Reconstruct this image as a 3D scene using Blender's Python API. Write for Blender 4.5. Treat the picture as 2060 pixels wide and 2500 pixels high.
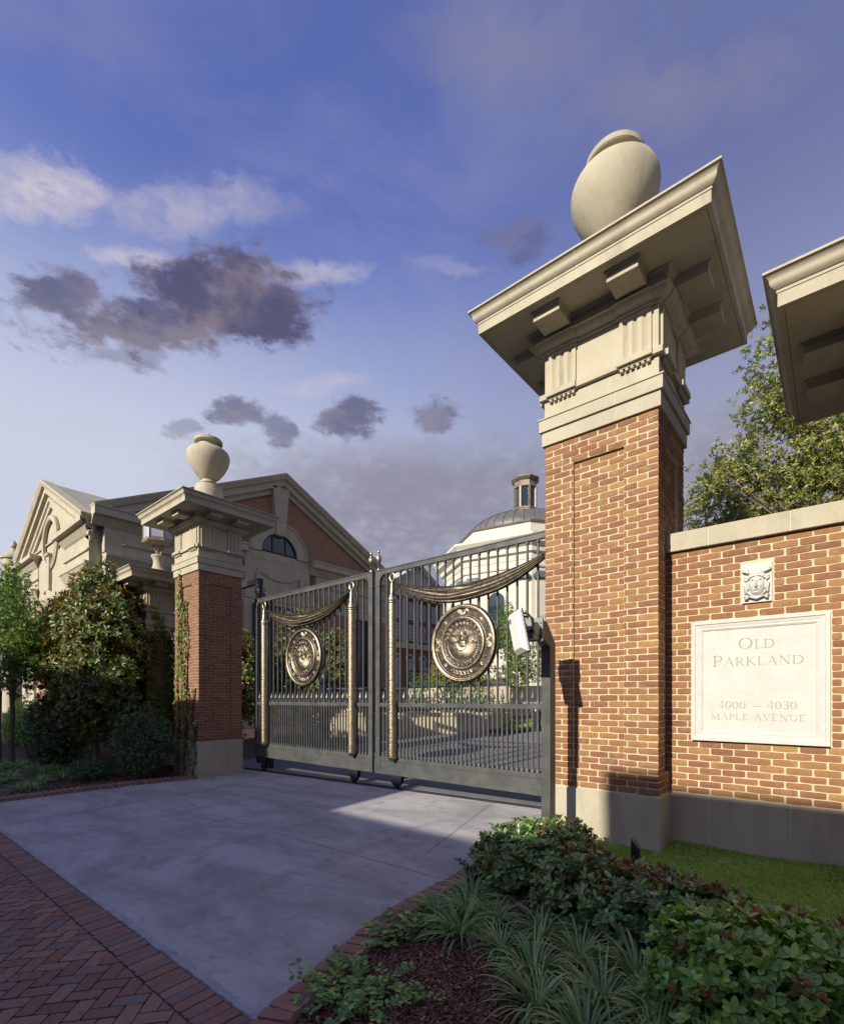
import bpy, math, random
import numpy as np
from mathutils import Vector, Matrix
random.seed(7); RNG = np.random.default_rng(7)
for o in list(bpy.data.objects): bpy.data.objects.remove(o)
SC = bpy.context.scene
COL = SC.collection
# ---------------------------------------------------------------- camera
CAM_YAW = 0.7023
cam = bpy.data.cameras.new('camera')
cam.sensor_fit = 'HORIZONTAL'; cam.sensor_width = 36.0
cam.lens = 36.0*1196/2060; cam.shift_y = (1704-1250)/2060.0
cam.clip_start = 0.05; cam.clip_end = 2000
cam_o = bpy.data.objects.new('camera', cam); COL.objects.link(cam_o)
cam_o.location = (0, 0, 1.7); cam_o.rotation_euler = (math.radians(90), 0, CAM_YAW)
SC.camera = cam_o
# ---------------------------------------------------------------- sky, sun, exposure
SUN_DIR = Vector((0.06, 1.0, -0.50)).normalized()
SUN_EL = math.asin(-SUN_DIR.z); SUN_AZ = math.atan2(-SUN_DIR.x, -SUN_DIR.y)
SKY_STRENGTH = 0.15
SUN_STRENGTH = 3.2
SC.view_settings.view_transform = 'Standard'
SC.view_settings.look = 'None'
SC.view_settings.exposure = 0.97; SC.view_settings.gamma = 1.0
SC.view_settings.use_curve_mapping = False
world = bpy.data.worlds.new('World'); SC.world = world; world.use_nodes = True
sun = bpy.data.lights.new('sun', 'SUN'); sun.energy = SUN_STRENGTH; sun.angle = math.radians(0.5)
sun.color = (1.0, 0.92, 0.755)
sun_o = bpy.data.objects.new('sun', sun); COL.objects.link(sun_o)
sun_o.rotation_euler = SUN_DIR.to_track_quat('-Z', 'Y').to_euler()
sun_o.location = (-5, -60, 30)

CLOUDS = [('w',-1.353,0.687,0.112,0.025,0.368,1.00),('w',-1.167,0.733,0.219,0.025,0.239,0.45),('w',-1.244,0.661,0.068,0.012,0.290,0.70),
('w',-0.924,0.708,0.103,0.015,0.111,0.60),('w',-0.900,0.562,0.088,0.013,0.090,0.40),('w',-0.652,0.717,0.075,0.009,-0.025,0.25),
('d',-1.077,0.653,0.151,0.052,0.186,1.00),('d',-1.200,0.586,0.155,0.041,0.244,0.90),('d',-1.337,0.592,0.071,0.026,0.339,0.85),
('d',-1.232,0.536,0.069,0.017,0.256,0.50),('d',-1.077,0.495,0.054,0.020,0.164,0.75),('d',-0.991,0.486,0.038,0.025,0.122,0.65),
('d',-0.856,0.508,0.061,0.023,0.066,0.80),('d',-0.677,0.523,0.040,0.023,-0.011,0.70),('d',-1.161,0.462,0.027,0.012,0.197,0.40),
('d',-0.520,0.750,0.061,0.022,-0.092,0.45),('m',-0.727,0.399,0.338,0.078,0.008,0.80),('m',-0.686,0.461,0.125,0.037,-0.007,0.50),
('m',-0.561,0.922,0.186,0.036,-0.067,0.55),('m',-0.258,0.835,0.177,0.037,-0.231,0.60),('m',-0.101,0.817,0.091,0.019,-0.339,0.35),
('m',-1.337,0.836,0.164,0.027,0.356,0.25)]

class NT:
    """tiny node-tree helper"""
    def __init__(s, nt): s.nt = nt; s.n = nt.nodes; s.l = nt.links
    def node(s, t, **kw):
        n = s.n.new(t)
        for k, v in kw.items(): setattr(n, k, v)
        return n
    def put(s, sock, v):
        if hasattr(v, 'is_output') or isinstance(v, bpy.types.NodeSocket): s.l.new(v, sock)
        elif isinstance(v, (tuple, list)) and len(v) == 3 and sock.type == 'RGBA': sock.default_value = (*v, 1)
        else: sock.default_value = v
    def math(s, op, a, b=0.0, c=None, clamp=False):
        n = s.node('ShaderNodeMath', operation=op, use_clamp=clamp)
        s.put(n.inputs[0], a); s.put(n.inputs[1], b)
        if c is not None: s.put(n.inputs[2], c)
        return n.outputs[0]
    def mix(s, f, a, b, mode='MIX'):
        n = s.node('ShaderNodeMix', data_type='RGBA', blend_type=mode)
        s.put(n.inputs[0], f); s.put(n.inputs[6], a); s.put(n.inputs[7], b)
        return n.outputs[2]
    def noise(s, vec, scale, detail=4, rough=.55, dist=0.0, col=False):
        n = s.node('ShaderNodeTexNoise'); n.inputs['Scale'].default_value = scale
        n.inputs['Detail'].default_value = detail; n.inputs['Roughness'].default_value = rough
        n.inputs['Distortion'].default_value = dist
        if vec is not None: s.l.new(vec, n.inputs['Vector'])
        return n.outputs['Color' if col else 'Fac']
    def ramp(s, f, lo, hi, a=0.0, b=1.0):
        n = s.node('ShaderNodeMapRange', clamp=True, interpolation_type='SMOOTHSTEP')
        s.put(n.inputs[0], f); n.inputs[1].default_value = lo; n.inputs[2].default_value = hi
        n.inputs[3].default_value = a; n.inputs[4].default_value = b
        return n.outputs[0]
    def cramp(s, f, stops):
        n = s.node('ShaderNodeValToRGB'); cr = n.color_ramp
        while len(cr.elements) < len(stops): cr.elements.new(0.5)
        for e, (p, c) in zip(cr.elements, stops): e.position = p; e.color = (*c, 1)
        s.put(n.inputs[0], f); return n.outputs[0]

def build_sky():
    t = NT(world.node_tree); t.n.clear()
    out = t.node('ShaderNodeOutputWorld'); bg = t.node('ShaderNodeBackground')
    t.l.new(bg.outputs[0], out.inputs[0]); bg.inputs[1].default_value = SKY_STRENGTH
    sky = t.node('ShaderNodeTexSky', sky_type='NISHITA'); sky.sun_disc = False
    sky.sun_elevation = SUN_EL; sky.sun_rotation = SUN_AZ
    sky.air_density = 1.0; sky.dust_density = 1.2; sky.ozone_density = 3.0
    tc = t.node('ShaderNodeTexCoord'); vec = tc.outputs['Generated']
    sep = t.node('ShaderNodeSeparateXYZ'); t.l.new(vec, sep.inputs[0])
    x, y, z = sep.outputs
    az = t.math('ARCTAN2', x, y); el = t.math('ARCSINE', z)
    # violet evening tint, paler towards the horizon
    elr = t.ramp(el, 0.10, 0.85)
    tint = t.mix(elr, (0.86, 0.80, 0.86), (0.60, 0.50, 0.76))
    col = t.mix(1.0, sky.outputs[0], tint, 'MULTIPLY')
    # warp for cloud edges
    mp = t.node('ShaderNodeMapping'); t.l.new(vec, mp.inputs[0]); mp.inputs['Scale'].default_value = (1, 1, 2.0)
    n1 = t.noise(mp.outputs[0], 5.0, 9, .6, .3); n2 = t.noise(mp.outputs[0], 5.7, 9, .6, .3)
    mp2 = t.node('ShaderNodeMapping'); t.l.new(vec, mp2.inputs[0]); mp2.inputs['Location'].default_value = (3, 7, 1); mp2.inputs['Scale'].default_value = (1, 1, 2.0)
    n2 = t.noise(mp2.outputs[0], 5.7, 9, .6, .3)
    n3 = t.noise(mp.outputs[0], 22.0, 8, .65, .2)
    n5 = t.noise(mp.outputs[0], 10.0, 9, .6, .1)
    wx = t.math('MULTIPLY', t.math('SUBTRACT', n1, .5), .13); wy = t.math('MULTIPLY', t.math('SUBTRACT', n2, .5), .08)
    azw = t.math('ADD', az, wx); elw = t.math('ADD', el, wy)
    masks = {'w': None, 'd': None, 'm': None}
    for k, a0, e0, ra, re, sl, s in CLOUDS:
        if k != 'w': ra *= 1.05; re *= 1.15
        else: re *= 1.15
        da = t.math('SUBTRACT', azw, a0); de = t.math('SUBTRACT', t.math('SUBTRACT', elw, e0), t.math('MULTIPLY', da, sl))
        q = t.math('ADD', t.math('POWER', t.math('ABSOLUTE', t.math('DIVIDE', da, ra)), 2.0), t.math('POWER', t.math('ABSOLUTE', t.math('DIVIDE', de, re)), 2.0))
        q = t.math('ADD', t.math('SQRT', q), t.math('ADD', t.math('MULTIPLY', t.math('SUBTRACT', n3, .5), 1.9), t.math('MULTIPLY', t.math('SUBTRACT', n5, .5), 1.5)))
        m = t.ramp(q, 1.25 if k != 'm' else 1.4, {'d': 0.62, 'w': .35, 'm': 0.0}[k], 0.0, s)
        masks[k] = m if masks[k] is None else t.math('MAXIMUM', masks[k], m)
    # general broken veil all over the sky
    n4 = t.noise(mp.outputs[0], 2.3, 8, .6, .6)
    veil = t.math('MULTIPLY', t.ramp(n4, .38, .76), .40)
    low = t.ramp(el, 0.80, 0.38, 0, .90)
    k = 0.83/SKY_STRENGTH
    C = lambda r, g, b: (r*k, g*k, b*k)
    col = t.mix(veil, col, C(.22, .23, .35))
    right = t.math('MULTIPLY', t.ramp(az, -.85, -.10), t.ramp(n4, .25, .7, .55, .9))
    col = t.mix(right, col, C(.092, .106, .215))
    col = t.mix(low, col, t.mix(t.ramp(az, -1.25, -.35), C(.385, .40, .47), C(.225, .238, .32)))
    bank = t.math('MULTIPLY', t.math('MULTIPLY', t.ramp(t.math('ADD', el, wy), .50, .40), t.ramp(az, -1.25, -.80)), t.ramp(n1, .3, .6, .55, .95))
    col = t.mix(bank, col, t.mix(t.ramp(n3, .35, .65), C(.175, .175, .225), C(.225, .225, .28)))
    mm = t.math('MULTIPLY', masks['m'], t.ramp(n3, .30, .62, .55, 1.0))
    col = t.mix(mm, col, C(.165, .158, .22))
    col = t.mix(t.math('MULTIPLY', masks['w'], t.ramp(n3, .3, .65, .35, 1.0)), col, C(.42, .375, .40))
    dcol = t.mix(t.ramp(n5, .40, .62), C(.052, .049, .098), C(.13, .106, .135))
    col = t.mix(t.math('MULTIPLY', masks['d'], .93), col, dcol)
    t.l.new(col, bg.inputs[0])
build_sky()

# ---------------------------------------------------------------- materials
def principled(name, rough=.7, metal=0.0, spec=.5):
    m = bpy.data.materials.new(name); m.use_nodes = True
    t = NT(m.node_tree); b = t.n['Principled BSDF']
    b.inputs['Roughness'].default_value = rough; b.inputs['Metallic'].default_value = metal
    b.inputs['Specular IOR Level'].default_value = spec
    return m, t, b
def wpos(t):
    return t.node('ShaderNodeNewGeometry').outputs['Position']
def rnd(t):
    """one random number per object and per loose piece"""
    oi = t.node('ShaderNodeObjectInfo'); g = t.node('ShaderNodeNewGeometry')
    return t.math('FRACT', t.math('ADD', oi.outputs['Random'], g.outputs['Random Per Island']))
def bump(t, b, h, strength=.5, dist=.01):
    n = t.node('ShaderNodeBump'); n.inputs['Strength'].default_value = strength; n.inputs['Distance'].default_value = dist
    t.l.new(h, n.inputs['Height']); t.l.new(n.outputs[0], b.inputs['Normal']); return n
def mottled(name, c1, c2, rough=.8, s1=3.0, s2=60.0, c3=None, bs=.35, bd=.004, metal=0.0, spec=.4, streak=False):
    m, t, b = principled(name, rough, metal, spec)
    p = wpos(t)
    a = t.noise(p, s1, 6, .6); f = t.noise(p, s2, 5, .65)
    col = t.mix(t.ramp(a, .3, .7), c1, c2)
    if c3:
        if streak:
            mp = t.node('ShaderNodeMapping'); t.l.new(p, mp.inputs[0]); mp.inputs['Scale'].default_value = (3.2, 3.2, .9)
            q = t.noise(mp.outputs[0], 1.3, 7, .68, .5)
        else: q = t.noise(p, s1*2.7, 7, .7, .4)
        col = t.mix(t.ramp(q, .45, .72, 0, .75) if streak else t.ramp(q, .52, .82, 0, .5), col, c3)
    col = t.mix(t.ramp(f, .2, .8), t.mix(1.0, col, (.82, .82, .82), 'MULTIPLY'), col)
    t.l.new(col, b.inputs['Base Color'])
    r = t.ramp(a, .2, .8, max(rough-.08, 0.02), min(rough+.08, 1)); t.l.new(r, b.inputs['Roughness'])
    if bs > 0: bump(t, b, f, bs, bd)
    return m
def brick_mat(name, stops, mott=.5, pale=(.5, .42, .30), rough=.85):
    m, t, b = principled(name, rough, 0, .25)
    p = wpos(t); r = rnd(t)
    col = t.cramp(r, stops)
    n = t.noise(p, 38, 6, .7); n2 = t.noise(p, 9, 5, .6)
    col = t.mix(t.ramp(n, .25, .75, 0, mott), col, t.mix(1.0, col, (.55, .5, .5), 'MULTIPLY'))
    col = t.mix(t.ramp(n2, .5, .8, 0, .25), col, pale)
    sp = t.noise(p, 210, 2, .5)
    col = t.mix(t.ramp(sp, .70, .74, 0, .8), col, pale)
    t.l.new(col, b.inputs['Base Color'])
    bump(t, b, t.math('ADD', n, t.math('MULTIPLY', sp, .4)), .6, .006)
    return m
def leaf_mat(name, stops, rough=.38, trans=.25, spec=.5, back=None):
    m, t, b = principled(name, rough, 0, spec)
    r = rnd(t); p = wpos(t)
    col = t.cramp(r, stops)
    n = t.noise(p, 14, 3, .5)
    col = t.mix(t.ramp(n, .3, .7, 0, .35), col, t.mix(1.0, col, (.6, .7, .55), 'MULTIPLY'))
    if back:
        g = t.node('ShaderNodeNewGeometry'); col = t.mix(g.outputs['Backfacing'], col, back)
    t.l.new(col, b.inputs['Base Color'])
    tr = t.node('ShaderNodeBsdfTranslucent'); t.l.new(t.mix(1.0, col, (1.3, 1.35, .7), 'MULTIPLY'), tr.inputs[0])
    mx = t.node('ShaderNodeMixShader'); mx.inputs[0].default_value = trans
    t.l.new(b.outputs[0], mx.inputs[1]); t.l.new(tr.outputs[0], mx.inputs[2])
    t.l.new(mx.outputs[0], t.n['Material Output'].inputs[0])
    return m

M = {}
M['brick'] = brick_mat('pillar_brick', [(0, (.235, .110, .062)), (.25, (.29, .142, .068)), (.5, (.345, .182, .078)), (.75, (.26, .118, .066)), (1, (.39, .225, .092))])
M['brick_dark'] = brick_mat('dark_red_brick', [(0, (.205, .105, .068)), (.35, (.25, .125, .077)), (.7, (.30, .15, .082)), (1, (.185, .10, .072))], .5, (.38, .28, .2))  # darker copy of the pillar brick for the left pillars and wall
M['mortar'] = mottled('lime_mortar', (.68, .59, .41), (.59, .51, .35), .95, 5, 160, bs=.7, bd=.006)
M['mortar_far'] = mottled('dark_mortar', (.42, .33, .24), (.38, .29, .21), .95, 5, 160, bs=.5, bd=.004)  # darker mortar that goes with the darker brick
M['stone'] = mottled('cast_stone', (.50, .455, .345), (.44, .40, .30), .8, 1.6, 90, (.36, .32, .24), .3, .003, streak=True)
M['stone_joint'] = mottled('pale_joint_mortar', (.66, .60, .44), (.6, .54, .4), .9, 4, 100, bs=.2)
M['plate'] = mottled('limestone_plate', (.63, .61, .57), (.57, .555, .52), .85, 5, 120, (.43, .415, .385), .25, .002)
M['relief'] = mottled('white_marble_relief', (.62, .61, .59), (.56, .55, .53), .7, 9, 120, bs=.15, bd=.002)
M['concrete'] = None
M['gate'] = mottled('grey_painted_steel', (.085, .090, .092), (.115, .118, .115), .42, 4, 90, (.16, .155, .14), .12, .001, .25, .5)
M['darksteel'] = mottled('navy_black_steel', (.022, .024, .04), (.035, .036, .05), .4, 3, 60, bs=.1, bd=.001, metal=.2)
def bronze(name, relief=False):
    m, t, b = principled(name, .40, 1.0)
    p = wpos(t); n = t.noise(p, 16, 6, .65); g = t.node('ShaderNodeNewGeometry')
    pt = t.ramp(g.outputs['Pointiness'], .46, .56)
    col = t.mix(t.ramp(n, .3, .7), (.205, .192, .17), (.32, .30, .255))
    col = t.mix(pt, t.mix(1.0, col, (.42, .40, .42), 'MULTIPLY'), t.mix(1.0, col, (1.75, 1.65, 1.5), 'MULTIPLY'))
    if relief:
        a = t.node('ShaderNodeAttribute'); a.attribute_name = 'relief_tone'
        col = t.mix(a.outputs['Fac'], t.mix(1.0, col, (.55, .53, .52), 'MULTIPLY'), t.mix(1.0, col, (2.1, 2.0, 1.8), 'MULTIPLY'))  # raised parts coloured brighter, recessed parts darker
    t.l.new(col, b.inputs['Base Color']); t.l.new(t.ramp(n, .2, .8, .34, .52), b.inputs['Roughness'])
    bump(t, b, t.noise(p, 120, 3, .6), .12, .002)
    return m
M['bronze'] = bronze('aged_bronze'); M['bronze_relief'] = bronze('toned_relief_bronze', True)
M['white_metal'] = mottled('white_powder_coat', (.72, .73, .70), (.66, .67, .65), .4, 3, 60, bs=.05)
M['grey_metal'] = mottled('cast_aluminium', (.33, .35, .35), (.27, .29, .29), .4, 5, 80, bs=.1, metal=.4)
M['black_rubber'] = mottled('black_rubber', (.02, .02, .022), (.03, .03, .032), .6, 8, 60, bs=.05)
M['soil'] = mottled('bare_soil', (.085, .050, .032), (.055, .034, .024), .95, 6, 50, (.11, .06, .04), .8, .02)
M['mulch'] = brick_mat('shredded_bark', [(0, (.14, .065, .045)), (.4, (.21, .10, .068)), (.75, (.29, .155, .105)), (1, (.10, .055, .042))], .5, (.30, .2, .14), .9)
M['paver'] = brick_mat('clay_paver', [(0, (.22, .13, .10)), (.3, (.29, .155, .12)), (.55, (.20, .165, .16)), (.75, (.33, .21, .15)), (1, (.24, .125, .10))], .55, (.3, .22, .18), .8)
M['edging'] = brick_mat('edging_brick', [(0, (.28, .15, .11)), (.5, (.34, .19, .14)), (1, (.24, .14, .115))], .6, (.42, .36, .33), .85)
M['sand'] = mottled('jointing_sand', (.13, .11, .08), (.07, .075, .04), .95, 8, 90, (.05, .07, .025), .8, .006)
M['edge_mortar'] = mottled('edging_mortar', (.36, .33, .31), (.28, .26, .25), .95, 8, 120, bs=.5)
M['grass'] = leaf_mat('lawn_grass', [(0, (.25, .40, .075)), (.5, (.34, .50, .10)), (.85, (.44, .54, .14)), (1, (.52, .52, .24))], .6, .35, .2)
M['liriope'] = leaf_mat('liriope_blade', [(0, (.15, .27, .095)), (.5, (.21, .35, .13)), (.85, (.31, .44, .16)), (1, (.44, .46, .18))], .34, .22, .5)
M['haw'] = leaf_mat('hawthorn_leaf', [(0, (.085, .175, .065)), (.45, (.135, .25, .085)), (.8, (.21, .33, .10)), (.93, (.30, .40, .11)), (1, (.30, .26, .09))], .30, .18, .6)
M['haw_red'] = leaf_mat('hawthorn_new_leaf', [(0, (.24, .08, .045)), (.4, (.36, .12, .06)), (.7, (.22, .16, .06)), (1, (.13, .18, .06))], .32, .25, .6)
M['haw_green'] = leaf_mat('hawthorn_bright_leaf', [(0, (.13, .28, .06)), (.45, (.22, .41, .085)), (.8, (.33, .52, .11)), (.95, (.44, .54, .13)), (1, (.42, .30, .10))], .28, .25, .6)
M['jasmine'] = leaf_mat('jasmine_leaf', [(0, (.09, .19, .075)), (.4, (.12, .24, .085)), (.75, (.25, .45, .08)), (1, (.34, .55, .11))], .35, .25, .5)
M['magnolia'] = leaf_mat('magnolia_leaf', [(0, (.070, .115, .038)), (.5, (.11, .165, .048)), (.85, (.18, .215, .060)), (1, (.28, .22, .07))], .38, .16, .45, back=(.24, .135, .055))
M['oak'] = leaf_mat('live_oak_leaf', [(0, (.08, .13, .04)), (.4, (.15, .21, .055)), (.7, (.29, .30, .08)), (.9, (.46, .38, .10)), (1, (.55, .42, .12))], .35, .30, .5)
M['lime'] = leaf_mat('pale_green_leaf', [(0, (.10, .18, .045)), (.5, (.16, .26, .06)), (1, (.26, .33, .09))], .45, .40, .4)
M['yellow'] = leaf_mat('yellow_leaf', [(0, (.28, .23, .04)), (.5, (.42, .32, .06)), (1, (.18, .2, .05))], .5, .4, .3)
M['ivy'] = leaf_mat('ivy_leaf', [(0, (.11, .19, .045)), (.5, (.18, .27, .065)), (.8, (.28, .31, .08)), (.93, (.25, .13, .05)), (1, (.2, .06, .03))], .4, .3, .4)
M['shrub'] = leaf_mat('dark_shrub_leaf', [(0, (.06, .12, .055)), (.5, (.09, .165, .07)), (1, (.14, .22, .08))], .4, .15, .5)
M['bark'] = mottled('grey_bark', (.20, .16, .12), (.14, .11, .085), .9, 8, 60, (.09, .07, .055), .9, .01)
M['twig'] = mottled('dark_twig', (.075, .05, .04), (.05, .036, .03), .9, 12, 90, bs=.5)
M['glass'] = mottled('dark_window_glass', (.012, .03, .045), (.02, .045, .06), .06, 1.2, 10, bs=.0, spec=.9)
M['glass_blue'] = mottled('sky_painted_glass', (.10, .14, .26), (.16, .20, .34), .08, .8, 10, bs=.0, spec=.9)  # sky reflection painted in as a blue base colour
M['lampglass'] = mottled('lamp_glass', (.30, .34, .45), (.42, .45, .55), .12, 3, 20, bs=.0, spec=.8)
M['whitewall'] = mottled('white_stucco', (.66, .63, .55), (.60, .57, .50), .85, .4, 20, (.52, .49, .43), .15, .01)
M['beigewall'] = mottled('beige_stone_wall', (.55, .48, .34), (.48, .42, .30), .85, .8, 40, (.38, .33, .24), .3, .006)
M['teal'] = mottled('verdigris_copper', (.09, .15, .17), (.12, .19, .205), .6, 6, 40, bs=.3)
M['copper'] = mottled('brown_copper_roof', (.15, .14, .14), (.19, .175, .175), .5, 1.0, 20, (.10, .08, .08), .15, .01, .3)
M['lantern_metal'] = mottled('weathered_bronze_metal', (.22, .18, .14), (.32, .27, .20), .5, 2, 40, bs=.2, metal=.4)
M['roof'] = mottled('pale_metal_roof', (.42, .39, .32), (.36, .33, .27), .6, 1, 30, bs=.1)
M['asphalt'] = mottled('road_surface', (.20, .195, .19), (.16, .155, .15), .9, 1.5, 80, (.12, .12, .12), .5, .006)
M['frieze_dark'] = mottled('grey_white_trim', (.50, .49, .46), (.45, .44, .41), .8, 2, 40, bs=.1)

def concrete_mat():
    m, t, b = principled('driveway_concrete', .85, 0, .3)
    p = wpos(t)
    mp = t.node('ShaderNodeMapping'); t.l.new(p, mp.inputs[0]); mp.inputs['Rotation'].default_value = (0, 0, .35); mp.inputs['Scale'].default_value = (.55, 1.5, 1)
    a = t.noise(mp.outputs[0], 1.1, 8, .62, .5); c = t.noise(p, 4.5, 8, .7, .6); f = t.noise(p, 90, 4, .7)
    col = t.mix(t.ramp(a, .34, .66), (.30, .295, .30), (.45, .44, .44))
    col = t.mix(t.ramp(c, .50, .72, 0, .6), col, (.22, .21, .205))
    mp2 = t.node('ShaderNodeMapping'); t.l.new(p, mp2.inputs[0]); mp2.inputs['Rotation'].default_value = (0, 0, 1.1); mp2.inputs['Scale'].default_value = (1, 9, 1)
    sc = t.noise(mp2.outputs[0], 3, 8, .75, .8)
    col = t.mix(t.ramp(sc, .56, .72, 0, .22), col, (.55, .54, .53))
    col = t.mix(t.ramp(f, .3, .7), t.mix(1.0, col, (.86, .86, .86), 'MULTIPLY'), col)
    g2 = t.noise(p, 260, 2, .5); col = t.mix(t.ramp(g2, .60, .70, 0, .5), col, (.17, .16, .155))
    st = t.noise(p, 1.7, 9, .72, 1.2); col = t.mix(t.ramp(st, .60, .70, 0, .38), col, (.17, .16, .15))
    vo = t.node('ShaderNodeTexVoronoi'); t.l.new(p, vo.inputs['Vector']); vo.inputs['Scale'].default_value = 1.6
    col = t.mix(t.ramp(vo.outputs['Distance'], .075, .03, 0, .35), col, (.13, .12, .115))
    sx = t.node('ShaderNodeSeparateXYZ'); t.l.new(p, sx.inputs[0])
    for x0 in (-9.3, -7.75, -5.55, -4.0):
        dd = t.math('ABSOLUTE', t.math('ADD', t.math('SUBTRACT', sx.outputs[0], x0), t.math('MULTIPLY', t.math('SUBTRACT', a, .5), .8)))
        col = t.mix(t.math('MULTIPLY', t.ramp(dd, .17, .05), t.ramp(c, .35, .65, .05, .30)), col, (.15, .145, .14))
    mp3 = t.node('ShaderNodeMapping'); t.l.new(p, mp3.inputs[0]); mp3.inputs['Rotation'].default_value = (0, 0, -.10); mp3.inputs['Scale'].default_value = (60, 1.2, 1)
    br = t.noise(mp3.outputs[0], 2, 3, .6); h = t.math('ADD', t.math('ADD', f, t.math('MULTIPLY', c, 2.0)), t.math('MULTIPLY', br, .8))
    t.l.new(col, b.inputs['Base Color']); bump(t, b, h, .45, .005)
    return m
M['concrete'] = concrete_mat()
def far_brick(name, c1, c2, mort, bw=.21, bh=.067, axis='yz'):
    m, t, b = principled(name, .85, 0, .25)
    p = wpos(t); sp = t.node('ShaderNodeSeparateXYZ'); t.l.new(p, sp.inputs[0])
    cb = t.node('ShaderNodeCombineXYZ')
    t.l.new(sp.outputs[1 if axis == 'yz' else 0], cb.inputs[0]); t.l.new(sp.outputs[2], cb.inputs[1])
    br = t.node('ShaderNodeTexBrick'); t.l.new(cb.outputs[0], br.inputs['Vector'])
    br.inputs['Color1'].default_value = (*c1, 1); br.inputs['Color2'].default_value = (*c2, 1); br.inputs['Mortar'].default_value = (*mort, 1)
    br.inputs['Scale'].default_value = 1; br.inputs['Brick Width'].default_value = bw; br.inputs['Row Height'].default_value = bh; br.inputs['Mortar Size'].default_value = .009
    t.l.new(br.outputs['Color'], b.inputs['Base Color']); bump(t, b, br.outputs['Fac'], -.4, .01)
    return m
M['far_brick'] = far_brick('tympanum_brick', (.32, .165, .085), (.20, .10, .06), (.34, .27, .20))
M['far_brick_dark'] = far_brick('distant_brick', (.17, .055, .04), (.13, .045, .034), (.26, .18, .14))
M['far_brick_front'] = far_brick('pavilion_brick', (.30, .14, .09), (.24, .11, .07), (.4, .35, .28), axis='xz')

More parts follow.
